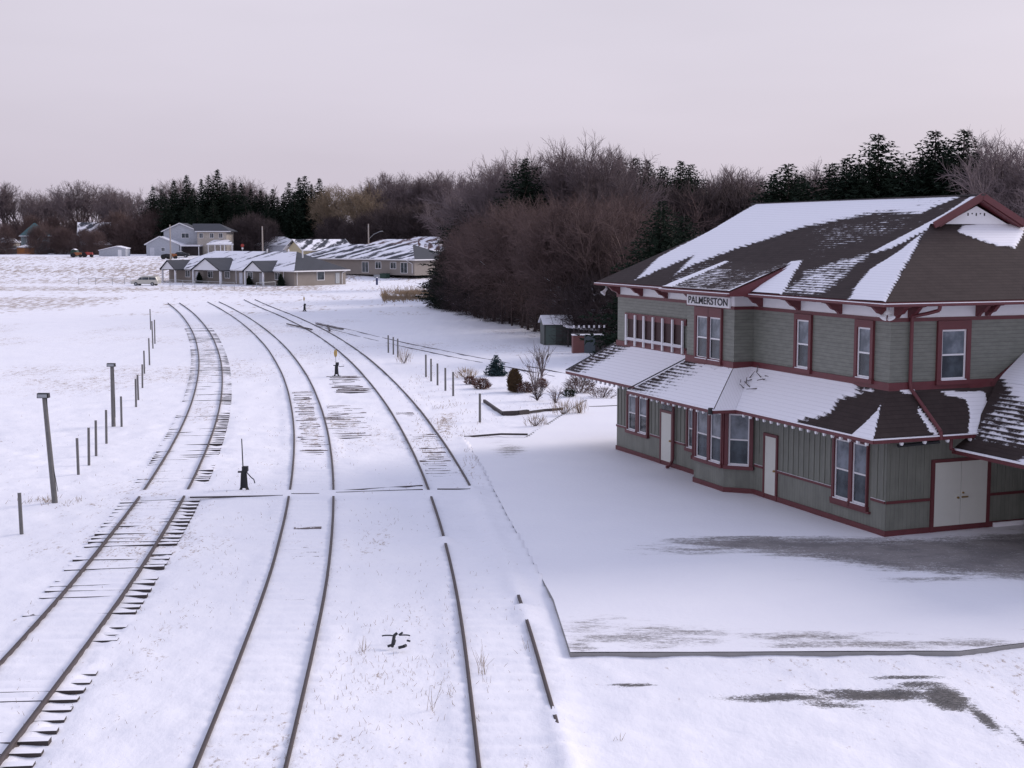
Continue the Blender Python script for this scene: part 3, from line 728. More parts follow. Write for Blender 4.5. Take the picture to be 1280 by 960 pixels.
# lower pair near the corner
tw(1.78, 2.55, .74, 2.60, cas=.11); tw(.90, 1.62, .74, 2.60, cas=.06)
m = MB(); m.box(-.085, -.001, .72, 2.72, .54, .605); part(m, 'sill_board', 'red')
# left lower pair
tw(16.30, 17.02, .98, 2.42, cas=.12); tw(15.34, 16.06, .98, 2.42, cas=.1)
tw(11.56, 11.98, .96, 2.42, cas=.12)
# bay, front and angled sides
tw(9.16, 9.98, .95, 2.72, x=BX, cas=.1); tw(8.22, 8.98, .95, 2.72, x=BX, cas=.08)
v1 = Vector((0 - BX, 7.38 - 8.08, 0)); a1 = math.atan2(v1.y, v1.x)
wl = v1.length; off = v1.normalized() * .02
window((BX + off.x, 8.08 + off.y, 0), a1, wl - .04, .95, 2.74, cas=.13)
v2 = Vector((BX - 0, 10.22 - 11.0, 0)); a2 = math.atan2(v2.y, v2.x); window((0 + v2.normalized().x * .02, 11.0 + v2.normalized().y * .02, 0), a2, v2.length - .04, .95, 2.74, cas=.13)
m = MB(); m.box(BX - .055, BX - .001, 8.08, 10.22, 2.86, 3.2); part(m, 'bay_head_board', 'red')
m = MB(); m.box(BX - .06, BX - .001, 8.06, 8.19, .82, 2.86); part(m, 'bay_corner_board', 'red')
# end wall upper windows
window((1.62, 0, 0), 0, 1.2, 4.56, 6.06, cas=.15, head=.26); window((6.2, 0, 0), 0, 1.2, 4.56, 6.06, cas=.15, head=.26)
# slit windows with white fins
lo = MB(); lo.box(-.05, -.001, 12.25, 17.4, 5.48, 5.72); lo.box(-.05, -.001, 12.25, 17.4, 4.56, 4.64)
edges_ = [17.2, 16.4, 15.63, 14.84, 14.04, 13.23, 12.43]
for a, b in zip(edges_[:-1], edges_[1:]):
    lo.box(-.05, -.001, b + .02, b + .14, 4.64, 5.48)
lv = part(lo, 'louvre_window', 'red')
for y in edges_:
    f_ = MB(); f_.box(-.12, -.052, y - .045, y + .045, 4.42, 5.66); f_.build('fin', M['white'], lv)
for a, b in zip(edges_[:-1], edges_[1:]):
    p_ = MB(); p_.add([(-.012, b + .14, 4.64), (-.012, a - .02, 4.64), (-.012, a - .02, 5.48), (-.012, b + .14, 5.48)], [(0, 1, 2, 3)]); p_.build('panel', M['darkred'], lv)
    s_ = MB(); s_.prism([(-.2, 4.645), (-.05, 4.645), (-.05, 4.74), (-.12, 4.69)], b + .04, a - .04, 'y'); s_.build('lying_snow', M['snowm'], lv)
# doors
def door(org, ang, w, h, cas=.1, name='door', double=False, head=.1):
    o0 = MB(); o0.box(0, cas, -.05, 0, .0, h); o0.box(w - cas, w, -.05, 0, 0, h); o0.box(0, w, -.05, 0, h, h + head)
    fr = part(o0, name, 'red'); fr.matrix_local = frame_matrix(org, ang)
    l = MB(); x0, x1 = cas, w - cas
    if double:
        xm = (x0 + x1) / 2; l.box(x0, xm - .006, -.03, -.001, .02, h); l.box(xm + .006, x1, -.03, -.001, .02, h)
        k = MB(); k.box(xm + .04, xm + .26, -.07, -.032, .99, 1.03); k.tube((xm + .08, -.07, 1.14), (xm + .08, -.03, 1.14), .03, n=8); k.tube((xm - .1, -.07, 1.0), (xm - .1, -.03, 1.0), .035, n=8)
        k.build('handle', M['brass'], fr)
    else:
        l.box(x0, x1, -.03, -.001, .02, h)
        k = MB(); k.tube((x1 - .07, -.09, 1.0), (x1 - .07, -.03, 1.0), .035, n=8); k.build('handle', M['brass'], fr)
    l.build('door_leaf', M['door'], fr); return fr
door((0, 6.72, 0), TR, .88, 2.12); door((0, 14.26, 0), TR, 1.04, 2.04)
m = MB(); m.box(-.05, -.001, 13.22, 14.26, 2.36, 2.46); t_ = part(m, 'transom', 'red'); g_ = MB(); g_.add([(-.012, 13.32, 2.14), (-.012, 14.16, 2.14), (-.012, 14.16, 2.36), (-.012, 13.32, 2.36)], [(0, 1, 2, 3)]); g_.build('pane', M['glass'], t_)
door((1.58, 0, 0), 0, 2.18, 2.10, cas=.12, double=True)
m = MB(); m.box(3.9, 9.8, -.1, -.041, .0, .14); part(m, 'lying_snow', 'snowm')
# white pipe rail by the right of the end wall
m = MB(); m.tube((4.93, -.25, 0), (4.93, -.25, 1.05), .025, n=8); m.tube((4.93, -.25, 1.03), (6.4, -.25, 1.03), .025, n=8); m.tube((6.4, -.25, 0), (6.4, -.25, 1.05), .025, n=8); part(m, 'handrail', 'galv')

# ---- roofs
def patch(name, c, nu, nv, uvf, snowf, thick=.09, mat='shingle', parent=ST):
    """bilinear patch c = eave-left, eave-right, top-right, top-left (local x, y, z)"""
    c = [np.array(q, float) for q in c]
    a, b = np.meshgrid(np.linspace(0, 1, nu + 1), np.linspace(0, 1, nv + 1)); a = a.ravel()[:, None]; b = b.ravel()[:, None]
    V = (c[0] * (1 - a) + c[1] * a) * (1 - b) + (c[3] * (1 - a) + c[2] * a) * b
    uv = np.stack(uvf(V), 1); sn = snowf(V[:, 0], V[:, 1], uv)
    nrm = np.cross(c[1] - c[0], c[3] - c[0]); nrm /= np.linalg.norm(nrm)
    if nrm[2] < 0: nrm = -nrm
    lift = smooth(.5, .8, sn) * .035
    V = V + nrm * lift[:, None]
    k = np.arange((nu + 1) * (nv + 1)).reshape(nv + 1, nu + 1)
    F = np.stack([k[:-1, :-1].ravel(), k[:-1, 1:].ravel(), k[1:, 1:].ravel(), k[1:, :-1].ravel()], 1)
    if np.dot(np.cross(c[1] - c[0], c[3] - c[0]), (0, 0, 1)) < 0: F = F[:, ::-1]
    o = np_mesh(name, V, F, M[mat], parent, smooth_=False, attrs=dict(snow=sn), uv=uv)
    # closed body under the sheet
    if thick:
        u_ = MB(); d = -nrm * thick; e = -nrm * .012
        q = [x + e for x in c] + [x + d for x in c]
        u_.add(q, [(0, 1, 2, 3), (7, 6, 5, 4), (0, 4, 5, 1), (1, 5, 6, 2), (2, 6, 7, 3), (3, 7, 4, 0)])
        u_.build('roof_deck', M['soffit'], o)
    return o
def pmask(yy, xx, P, w=.10, lvl=1.0, base=0.0):
    d = sdf(yy, xx, P); return base + (lvl - base) * smooth(-w, w, d)
ZE, S1, XR, ZR = 6.95, .544, 4.95, 10.08
XG = 3.25; ZG = ZE + S1 * (XG + .8)
YA, YB = -.8, 18.5
A_ = [(15.54,-.49),(16.64,1.02),(16.0,2.78),(15.84,4.3),(15.7,5.2),(11.92,5.2),(5.52,5.0),(3.1,5.0),(3.66,4.3),(3.88,3.92),(6.3,4.04),(9.65,3.13),(10.29,2.6),(11.16,2.06),(11.71,1.68),(12.99,.62),(13.06,-.25),(14.05,1.2),(15.2,-.3)]
E_ = [(6.36,-.95),(6.94,1.05),(6.33,1.12),(5.72,.4),(4.6,-.7),(4.6,-.95)]
F_ = [(5.0,-.9),(2.48,-.8),(2.46,-.25),(2.93,.88),(3.1,1.96),(4.33,1.34),(5.4,.6),(5.0,-.06)]
G_ = [(3.4,1.5),(3.1,2.4),(2.85,3.18),(2.65,3.98),(2.69,4.9),(2.3,4.9),(2.3,2.9),(2.6,1.9)]
H_ = [(.9,-.85),(-.9,-.9),(2.3,2.85),(2.05,1.71),(2.09,.73),(1.59,-.11)]
I_ = [(9.65,3.13),(6.15,3.94),(3.62,4.15),(3.3,3.07),(4.91,1.5),(6.09,1.15)]
D_ = [(12.9,-.9),(13.3,.5),(12.2,1.1),(10.9,.95),(11.2,-.9)]
def snow_main(x, y, uv):
    s = np.zeros(x.shape)
    for P_, w_, l_ in ((I_, .9, .36), (F_, .45, .54), (D_, .5, .36)): s = np.maximum(s, pmask(y, x, P_, w_, l_))
    for P_, w_ in ((A_, .42), (E_, .18), (G_, .26), (H_, .26)): s = np.maximum(s, pmask(y, x, P_, w_, .92 if P_ is A_ else 1.0))
    s = np.where((y > 3) & (y < 8) & (x > 3.9) & (s > .9), .93 + .25 * smooth(3, 8, y) - .25, s)
    s = np.maximum(s, np.where((x > 2.3) & (x < 4.4) & (y > 1.7) & (y < 3.3), .25, 0))
    return s
uv_main = lambda V: (V[:, 1], (V[:, 0] + .8) * math.hypot(1, S1))
patch('main_roof', [(-.8, YA, ZE), (-.8, YB, ZE), (XG, 15.7, ZG), (XG, 2.5, ZG)], 200, 48, uv_main, snow_main)
patch('main_roof', [(XG, 2.2, ZG), (XG, 15.9, ZG), (XR, 15.9, ZR), (XR, 2.2, ZR)], 150, 22, uv_main, snow_main)
# far side of the ridge and far slope (seen from elsewhere)
zero = lambda x, y, uv: np.full(x.shape, .3) + .5 * (fbm(x * .4, y * .4) > .52)
patch('main_roof', [(W + .8, YB, ZE), (W + .8, YA, ZE), (W - XG, 2.5, ZG), (W - XG, 15.7, ZG)], 60, 20, lambda V: (V[:, 1], (W + .8 - V[:, 0]) * math.hypot(1, S1)), zero)
patch('main_roof', [(W - XG, 15.9, ZG), (W - XG, 2.2, ZG), (XR, 2.2, ZR), (XR, 15.9, ZR)], 60, 10, lambda V: (V[:, 1], (W + .8 - V[:, 0]) * math.hypot(1, S1)), zero)
J_ = [(2.17,4.0),(2.45,4.4),(2.6,5.5),(2.8,6.0),(2.8,7.2),(2.08,6.52),(1.41,5.63),(1.49,5.07),(1.8,4.5)]
SE = (ZG - ZE) / 3.3
def snow_end(x, y, uv):
    s = pmask(y, x, J_, .14, 1.05); s = np.maximum(s, pmask(y, x, [(-.5, 4.4), (-.55, 6.5), (-.2, 6.5), (-.2, 4.6)], .1, 1.0)); return s
patch('main_roof', [(W + .8, YA, ZE), (-.8, YA, ZE), (XG, 2.5, ZG), (W - XG, 2.5, ZG)], 130, 48, lambda V: (V[:, 0], (V[:, 1] + .8) * math.hypot(1, SE)), snow_end)
patch('main_roof', [(-.8, YB, ZE), (W + .8, YB, ZE), (W - XG, 15.7, ZG), (XG, 15.7, ZG)], 50, 20, lambda V: (V[:, 0], (YB - V[:, 1]) * 1.2), zero)
m = MB(); m.box(XR - .08, XR + .08, 2.15, 15.95, ZR - .02, ZR + .035); part(m, 'ridge_cap', plain('ridge_flashing', (.035, .03, .032), .7))
# gablets
for yy, sg in ((2.5, -1), (15.7, 1)):
    m = MB(); yw = yy + sg * .02
    m.prism([(XG + .45, ZG + .02), (W - XG - .45, ZG + .02), (XR, ZR - .34)], yw, yw + sg * .03, 'y'); pe = part(m, 'gable_panel', 'white')
    if sg < 0:
        v_ = MB()
        for q in range(5): v_.box(XR - .35 + q * .16, XR - .30 + q * .16, yw - .035, yw - .031, ZG + .28 + (q % 2) * .05, ZG + .37)
        v_.build('vent_slots', M['iron'], pe)
    b = MB()
    for s_ in (-1, 1):
        if sg < 0:
            e0 = (XR + s_ * (XR - XG + .12), yy + sg * .32, ZG - .02); e1 = (XR, yy + sg * .32, ZR - .03)
            b.beam(e0, e1, .05, .20)
        else:
            b.beam((XR + s_ * (XR - XG), yy + .22, ZG - .12), (XR, yy + .22, ZR - .13), .04, .12)
        e0 = (XR + s_ * (XR - XG - .12), yy + sg * .12, ZG - .06); e1 = (XR, yy + sg * .12, ZR - .17)
        b.beam(e0, e1, .36, .04)
    part(b, 'bargeboard', 'red')
# eaves: soffit, fascia, gutter with a line of snow
m = MB(); m.prism([(-.78, YA + .02), (W + .78, YA + .02), (W + .78, YB - .02), (-.78, YB - .02)], 6.842, 6.862, 'z'); part(m, 'soffit', 'soffit')
m = MB(); m.box(-.82, -.79, YA - .0, YB, 6.80, 6.93); m.box(-.82, W + .82, YA - .03, YA - .001, 6.80, 6.93); m.box(W + .79, W + .82, YA, YB, 6.80, 6.93); m.box(-.82, W + .82, YB + .001, YB + .03, 6.80, 6.93); part(m, 'fascia', 'red')
m = MB(); m.box(-.93, -.822, YA - .13, 6.45, 6.82, 6.885); m.box(-.822, W + .9, YA - .13, YA - .032, 6.82, 6.885); gt = part(m, 'gutter', 'red')
m = MB(); m.box(-.93, -.822, 11.25, YB, 6.82, 6.885); gt2 = part(m, 'gutter', 'red'); m = MB(); m.box(-.925, -.826, 11.3, YB, 6.887, 6.905); m.build('lying_snow', M['snowm'], gt2)
m = MB(); m.box(-.925, -.826, YA - .125, 6.4, 6.887, 6.905); m.box(-.826, W + .9, YA - .125, YA - .036, 6.887, 6.905); m.build('lying_snow', M['snowm'], gt)
# brackets
BP = [(0, 6.44), (0, 6.84), (.68, 6.84), (.68, 6.78), (.52, 6.75), (.42, 6.66), (.34, 6.58), (.2, 6.54), (.13, 6.48), (.10, 6.44)]
def bracket(x, y, ang):
    m = MB(); m.prism([(-a, b) for a, b in BP], -.065, .065, 'y'); o = part(m, 'eave_bracket', 'red'); o.location = (x, y, 0); o.rotation_euler = (0, 0, ang)
for y in (.16, 2.45, 4.72, 7.0, 11.6, 13.8, 15.9, 17.95): bracket(-.022, y, 0)
for x in (.14, .62, 3.05, 3.4, 6.5, 6.85, 9.3, 9.76): bracket(x, -.022, PI / 2)
# bay roof: shallower slope carried out over the bay
bz0 = 6.98; bx0, bx1 = -1.6, .85; bz1 = ZE + S1 * (bx1 + .8) + .02
def snow_bay(x, y, uv):
    s = .40 + .25 * (fbm(x * .9, y * .9) - .5)
    s = np.maximum(s, pmask(y, x, [(11.2, -1.7), (11.2, 1), (10.75, 1), (10.6, -1.7)], .1, 1.05))
    s = np.maximum(s, smooth(-1.42, -1.58, x) * 1.0); s = np.maximum(s, smooth(6.75, 6.6, y) * .95)
    s = np.where((x > .15) & (y > 7.2) & (y < 10.5), np.minimum(s, .22), s); return s
patch('bay_roof', [(bx0, 6.45, bz0), (bx0, 11.2, bz0), (bx1, 11.0, bz1), (bx1, 6.62, bz1)], 46, 24, lambda V: (V[:, 1], (V[:, 0] + 1.6) * 1.08), snow_bay, thick=.05)
m = MB()
for y0, y1 in ((6.45, 6.49), (11.14, 11.18)):
    m.prism([(bx0, bz0 - .16), (bx0, bz0 - .02), (bx1, bz1 - .03), (bx1 - .1, bz1 - .12), (-.8, 6.95), (-.8, 6.82)], y0, y1, 'y')
m.box(bx0 - .03, bx0 - .001, 6.43, 11.2, 6.80, 6.96); part(m, 'bay_fascia', 'red')
m = MB(); m.box(bx0 + .02, -.82, 6.49, 11.14, 6.835, 6.855); part(m, 'bay_soffit', 'soffit')
m = MB(); m.box(bx0 - .12, bx0 - .032, 6.4, 11.25, 6.85, 6.91); gt = part(m, 'gutter', 'red'); m = MB(); m.box(bx0 - .117, bx0 - .034, 6.4, 11.25, 6.912, 6.93); m.build('lying_snow', M['snowm'], gt)
# station name board
sb = MB(); sb.box(BX - .10, BX - .023, 7.72, 10.72, 6.36, 6.72); sg_ = part(sb, 'name_board', 'white')
fc = bpy.data.curves.new('lettering', 'FONT'); fc.body = 'PALMERSTON'; fc.size = .40; fc.align_x = 'CENTER'; fc.align_y = 'CENTER'; fc.extrude = .004; fc.offset = .007; fc.space_character = 1.02
fo = bpy.data.objects.new('lettering_tmp', fc); C.objects.link(fo)
bpy.context.view_layer.update()
dg = bpy.context.evaluated_depsgraph_get(); me = bpy.data.meshes.new_from_object(fo.evaluated_get(dg)); bpy.data.objects.remove(fo)
lt = bpy.data.objects.new('lettering', me); C.objects.link(lt); me.materials.clear(); me.materials.append(M['iron']); lt.parent = sg_
wd = max(v.co.x for v in me.vertices) - min(v.co.x for v in me.vertices)
lt.matrix_local = Matrix.Translation((BX - .107, 9.22, 6.535)) @ Matrix.Rotation(TR, 4, 'Z') @ Matrix.Rotation(PI / 2, 4, 'X') @ Matrix.Diagonal((2.75 / wd, .86, 1, 1))

# lower skirt roofs
def snow_canM(x, y, uv):
    s = np.full(x.shape, 1.05)
    bare = pmask(y, x, [(1.9, .2), (1.12, -.23), (1.88, -.49), (1.58, -.86), (2.85, -1.18), (2.81, -1.5), (-1.5, -1.5), (-.3, .3)], .34, 1.0)
    tri = pmask(y, x, [(.02, -1.4), (-1.2, -1.4), (-.15, -.35), (-.25, -.6)], .09, 1.05)
    spk = pmask(y, x, [(1.3, .1), (.6, .1), (.5, -.15), (1.1, -.25)], .1, .6)
    return np.maximum(np.maximum(s * (1 - bare), tri), spk)
ZC, OC = 3.08, -1.27
uvc = lambda V: (V[:, 1], (V[:, 0] + 2) * 1.4)
patch('canopy_roof', [(OC, -1.05, ZC), (OC, 6.5, ZC), (.0, 7.6, 4.36), (.0, 0, 4.36)], 90, 20, uvc, snow_canM, thick=.07)
def snow_can2(x, y, uv):
    t = (x + 2.03) / 1.28
    s = .95 - .0 * t
    k = smooth(9.0, 12.6, y + 1.7 * t); k = np.maximum(k, smooth(.75, 1.0, t) * .5 * smooth(7, 7.6, y))
    return s - .46 * k
patch('canopy_roof', [(-2.03, 6.6, 3.07), (-2.03, 13.0, 3.07), (BX, 10.87, 4.34), (BX, 7.55, 4.34)], 70, 20, uvc, snow_can2, thick=.07)
patch('canopy_roof', [(-1.3, 6.45, ZC), (-2.03, 6.6, 3.07), (BX, 7.55, 4.34), (.0, 7.55, 4.37)], 12, 20, uvc, lambda x, y, uv: np.full(x.shape, 1.05), thick=.03)
patch('canopy_roof', [(-2.03, 13.0, 3.07), (-1.28, 13.05, 3.11), (.0, 10.88, 4.37), (BX, 10.87, 4.34)], 12, 20, uvc, lambda x, y, uv: np.full(x.shape, .2), thick=.03)
def snow_can1(x, y, uv):
    t = (x + 1.27) / 1.27
    k = smooth(17.6, 20.0, y + 2.2 * t)
    return 1.05 - .60 * k
patch('canopy_roof', [(OC, 12.6, 3.10), (OC, 20.5, 3.10), (0, 18.4, 4.38), (0, 10.9, 4.38)], 90, 20, uvc, snow_can1, thick=.07)
patch('canopy_roof', [(OC, 20.5, 3.10), (W + 1.2, 20.5, 3.10), (W, 18.4, 4.38), (0, 18.4, 4.38)], 40, 12, uvc, lambda x, y, uv: np.full(x.shape, 1.0), thick=.07)
patch('canopy_roof', [(W + 1.2, 20.5, 3.10), (W + 1.2, -1, 3.1), (W, 0, 4.38), (W, 18.4, 4.38)], 40, 12, uvc, lambda x, y, uv: np.full(x.shape, 1.0), thick=.07)
# end skirt
def snow_endc(x, y, uv):
    s = pmask(x, y, [(1.75, -.1), (3.3, -.15), (3.2, -.5), (2.5, -.9), (2.2, -1.2), (1.9, -1.2), (2.45, -.55), (2.5, -.3), (1.9, -.2)], .07, 1.05)
    s = np.maximum(s, pmask(x, y, [(.75, -.35), (.62, -.5), (.75, -.95), (1.05, -1.1)], .05, 1.0))
    s = np.maximum(s, pmask(x, y, [(.2, -.0), (.9, -.0), (.8, -.14), (.4, -.1)], .04, 1.0)); return s
patch('canopy_roof', [(2.35, -1.05, ZC), (OC, -1.05, ZC), (0, 0, 4.36), (4.0, 0, 4.36)], 60, 20, lambda V: (V[:, 0], -V[:, 1] * 1.6), snow_endc, thick=.07)
# wing roof coming towards the camera at the right
prof = [(1.80, 2.60), (2.35, 3.10), (2.95, 3.80), (3.6, 4.47), (4.88, 5.26), (7.2, 6.1)]
def snow_wing(x, y, uv):
    s = pmask(y, x, [(.3, 3.9), (.3, 8), (-12, 8), (-12, 3.3), (-3.0, 3.1), (-1.4, 3.25), (-.7, 3.6)], .3, 1.05)
    s = np.maximum(s, .50 * smooth(-.3, -1.4, y) * (1 - smooth(2.9, 4.0, x) * 0) * smooth(2.0, 2.3, x) )
    s = np.maximum(s, pmask(y, x, [(-3.2, 1.7), (-9, 1.7), (-9, 3.0), (-4.2, 2.7)], .3, .95)); return s
for i in range(len(prof) - 1):
    (xa, za), (xb, zb) = prof[i], prof[i + 1]
    ya = -.66 if xa < 2 else (-.85 if xa < 2.4 else (-.62 if xa < 3 else (-.33 if xa < 3.7 else .0))); yb = -.85 if xb < 2.4 else (-.62 if xb < 3 else (-.33 if xb < 3.7 else .0))
    if i >= 3: ya = -.33 if i == 3 else -.003; yb = -.003
    patch('wing_roof', [(xa, -8, za), (xa, ya, za), (xb, yb, zb), (xb, -8, zb)], 60, 8, lambda V: (V[:, 1], (V[:, 0]) * 1.4), snow_wing, thick=.05)
patch('wing_roof', [(12.6, -8, 2.6), (12.6, -.01, 2.6), (7.2, -.01, 6.1), (7.2, -8, 6.1)], 20, 10, lambda V: (V[:, 1], V[:, 0]), zero, thick=.05)
m = MB(); m.beam((3.62, -.03, 4.36), (4.9, -.03, 5.20), .05, .13); m.beam((4.88, -.03, 5.19), (7.2, -.03, 6.03), .05, .13); m.beam((2.85, -.03, 4.30), (3.66, -.03, 4.40), .05, .12); part(m, 'flashing_board', 'red')
m = MB(); m.box(1.76, 1.795, -8, -.68, 2.48, 2.60); wf = part(m, 'wing_fascia', 'red'); m = MB(); m.box(1.72, 1.81, -8, -.68, 2.602, 2.65); m.build('lying_snow', M['snowm'], wf)
m = MB(); m.prism([(5.6, -7.6), (9.6, -7.6), (9.6, -.06), (5.6, -.06)], -.3, 2.9, 'z'); part(m, 'wing_wall', 'board')
m = MB()
for y in (-7.6,): m.box(2.0, 2.16, y, y + .16, 0, 2.62)
part(m, 'wing_post', 'red')
# canopy eave boards, each run its own
def eave(p0, p1, name='eave_board'):
    m = MB(); m.beam((p0[0], p0[1], p0[2] - .06), (p1[0], p1[1], p1[2] - .06), .035, .10); o = part(m, name, 'red')
    s = MB(); s.beam((p0[0], p0[1], p0[2] + .012), (p1[0], p1[1], p1[2] + .012), .06, .035); s.build('lying_snow', M['snowm'], o)
eave((OC - .02, -1.08, ZC), (OC - .02, 6.5, ZC)); eave((-2.05, 6.55, 3.07), (-2.05, 13.0, 3.07)); eave((-1.3, 6.43, ZC), (-2.05, 6.56, 3.07))
eave((OC - .02, 13.0, 3.10), (OC - .02, 20.5, 3.10)); eave((OC, -1.08, ZC), (2.35, -1.08, ZC)); eave((OC, 20.53, 3.10), (W, 20.53, 3.1))
m = MB(); m.beam((BX - .0, 10.9, 4.40), (-2.05, 13.03, 3.12), .08, .03); part(m, 'hip_flashing', 'iron')
m = MB(); m.beam((0, 18.43, 4.42), (OC, 20.53, 3.14), .08, .03); part(m, 'hip_flashing', 'iron')
# white rafter tails below the canopies
rt0 = None
def tail(x, y):
    global rt0
    if rt0 is None:
        m = MB(); m.prism([(-.04, .0), (.04, 0), (.05, -.05), (.02, -.10), (-.02, -.10), (-.05, -.05)], -.05, .02, 'x'); rt0 = part(m, 'rafter_tail', 'white'); o = rt0
    else:
        o = rt0.copy(); C.objects.link(o)
    o.location = (x, y, 2.98)
for y in np.arange(-.75, 6.3, .42): tail(OC + .02, y)
for y in np.arange(6.9, 12.9, .42): tail(-2.0, y)
for y in np.arange(13.3, 20.3, .42): tail(OC + .02, y)
for x in (-.3, .5, 1.3, 2.1):
    o = rt0.copy(); C.objects.link(o); o.location = (x, -1.03, 2.98); o.rotation_euler = (0, 0, PI / 2)
# downspouts
def spout(pts, mat='red', r=.055):
    m = MB(); m.path(pts, r, 8); part(m, 'downspout', mat)
spout([(1.05, -.86, 6.84), (1.05, -.80, 6.68), (.88, -.5, 6.58), (.66, -.12, 6.48), (.66, -.10, 6.34), (.66, -.10, 4.52), (.68, -.12, 4.36), (1.02, -1.08, 3.22), (1.02, -1.12, 2.98)])
spout([(1.02, -1.05, 2.92), (.2, -.2, 2.72)], 'iron', .05)
spout([(1.55, -.9, 2.99), (1.55, -.9, 2.66), (1.78, -.8, 2.58)], 'red', .05)
spout([(-1.2, 13.05, 2.98), (-.12, 13.05, 2.75), (-.09, 13.05, 2.6), (-.09, 13.05, .35), (-.25, 13.08, .08), (-.36, 13.08, .05)])
m = MB(); m.tube((-2.1, 6.7, 2.93), (-2.1, 6.7, 3.14), .09, .08, 10); part(m, 'gutter_outlet', 'iron')
# debris on the canopy beside the bay
m = MB()
for i in range(14):
    a = random.uniform(0, PI); x = random.uniform(-.7, -.1); y = random.uniform(6.2, 7.5); z = 4.36 + x * 1.0 + .05
    m.tube((x, y, z), (x + random.uniform(-.3, .1), y + random.uniform(-.4, .4), z + random.uniform(-.1, .25)), .02, .01, 5)
o = m.build('dead_vine', M['bark']); o.matrix_world = ST.matrix_basis
o.location = ST.location; o.rotation_euler = ST.rotation_euler
tag(o, 'tangle of dead branches lying on the snowed canopy by the bay corner', 'branches')
# loudspeakers
def speaker_horns(lx, ly, z, label, aims):
    p = ST.matrix_basis if False else Matrix.Translation(ST.location) @ Matrix.Rotation(ST.rotation_euler.z, 4, 'Z')
    q = p @ Vector((lx, ly, z)); t = empty('loudspeaker', q, label, 'loudspeaker', ST.rotation_euler.z, 'white horn loudspeakers under the eaves')
    b = MB(); b.box(-.03, .03, -.03, .03, -.03, .15); b.build('bracket', M['galv'], t)
    for a in aims:
        h = MB(); d = Vector((math.cos(a), math.sin(a), -1.2)).normalized(); h.tube((0, 0, 0), tuple(d * .14), .05, .06, 12); h.tube(tuple(d * .14), tuple(d * .27), .05, .12, 12, caps=False); h.build('horn', M['white'], t)
speaker_horns(-.45, -.45, 6.68, 'pair of white horn loudspeakers under the near corner of the upper eave', (PI, -PI / 2))
speaker_horns(-.45, 18.3, 6.66, 'white horn loudspeakers under the far left corner of the upper eave', (PI, PI * .75))

# ------------------------------------------------------------------ trees (each a trunk and a crown)
def segs_to_mesh(P0, P1, R0, R1, n=3):
    P0 = np.asarray(P0); P1 = np.asarray(P1); R0 = np.asarray(R0)[:, None]; R1 = np.asarray(R1)[:, None]
    d = P1 - P0; d /= np.linalg.norm(d, axis=1)[:, None] + 1e-9
    ref = np.where(np.abs(d[:, 2:3]) > .9, np.array([[1., 0, 0]]), np.array([[0, 0, 1.]]))
    u = np.cross(d, ref); u /= np.linalg.norm(u, axis=1)[:, None] + 1e-9; w_ = np.cross(d, u)
    V = []
    for P, R_ in ((P0, R0), (P1, R1)):
        for i in range(n):
            t = 2 * PI * i / n; V.append(P + (u * math.cos(t) + w_ * math.sin(t)) * R_)
    m = len(P0); V = np.stack(V, 1).reshape(-1, 3); base = np.arange(m)[:, None] * 2 * n; F = []
    for i in range(n):
        j = (i + 1) % n; F.append(np.concatenate([base + i, base + j, base + n + j, base + n + i], 1))
    return V, np.concatenate(F)

def bare_tree_meshes(seed, H, spread=.5, upright=.5, levels=4, kids=(6, 6, 6, 5), twig=.022, trunk_frac=.28, cap=9000):
    rg = random.Random(seed); big = []; small = []
    def grow_(p, d, Ln, r, lev):
        ns = 3 if lev < levels - 1 else 1; pts = [p]; q = p; dd = d
        for i in range(ns):
            j = Vector((rg.gauss(0, 1), rg.gauss(0, 1), rg.gauss(0, .6))) * (.07 + .04 * lev)
            dd = (dd + j + Vector((0, 0, upright * .12))).normalized(); q2 = q + dd * Ln / ns
            ra = r * (1 - .5 * i / ns); rb = r * (1 - .5 * (i + 1) / ns)
            (big if lev < 2 else small).append((tuple(q), tuple(q2), max(ra, twig), max(rb, twig * .6))); q = q2; pts.append(q)
        if lev >= levels: return
        nk = kids[lev]
        for k in range(nk):
            f = .3 + .7 * (k + rg.random()) / nk if lev > 0 else .75 + .25 * k / nk
            seg = min(int(f * ns), ns - 1); b = pts[seg].lerp(pts[seg + 1], f * ns - seg if f < 1 else 1)
            az_ = 2.4 * k + rg.uniform(-.5, .5) + lev if lev > 0 else 2 * PI * (k + rg.random() * .6) / nk
            an = rg.uniform(.35, .75) * (spread / .5) if lev > 0 else rg.uniform(.2, .68) * (spread / .5)
            o = dd.orthogonal().normalized(); o2 = dd.cross(o); nd = (dd * math.cos(an) + (o * math.cos(az_) + o2 * math.sin(az_)) * math.sin(an)).normalized()
            grow_(b, nd, Ln * (rg.uniform(.46, .60) if lev > 0 else rg.uniform(1.15, 1.45)), r * (.5 if lev else .55), lev + 1)
    grow_(Vector((0, 0, -.3)), Vector((0, 0, 1)), H * trunk_frac, H * .022, 0)
    zmax = max(s[1][2] for s in small); k = H / zmax
    def pack(L):
        a = np.array([s[0] for s in L]) * k; b = np.array([s[1] for s in L]) * k; return a, b, np.array([s[2] for s in L]), np.array([s[3] for s in L])
    return segs_to_mesh(*pack(big), n=5), segs_to_mesh(*pack(small), n=3)

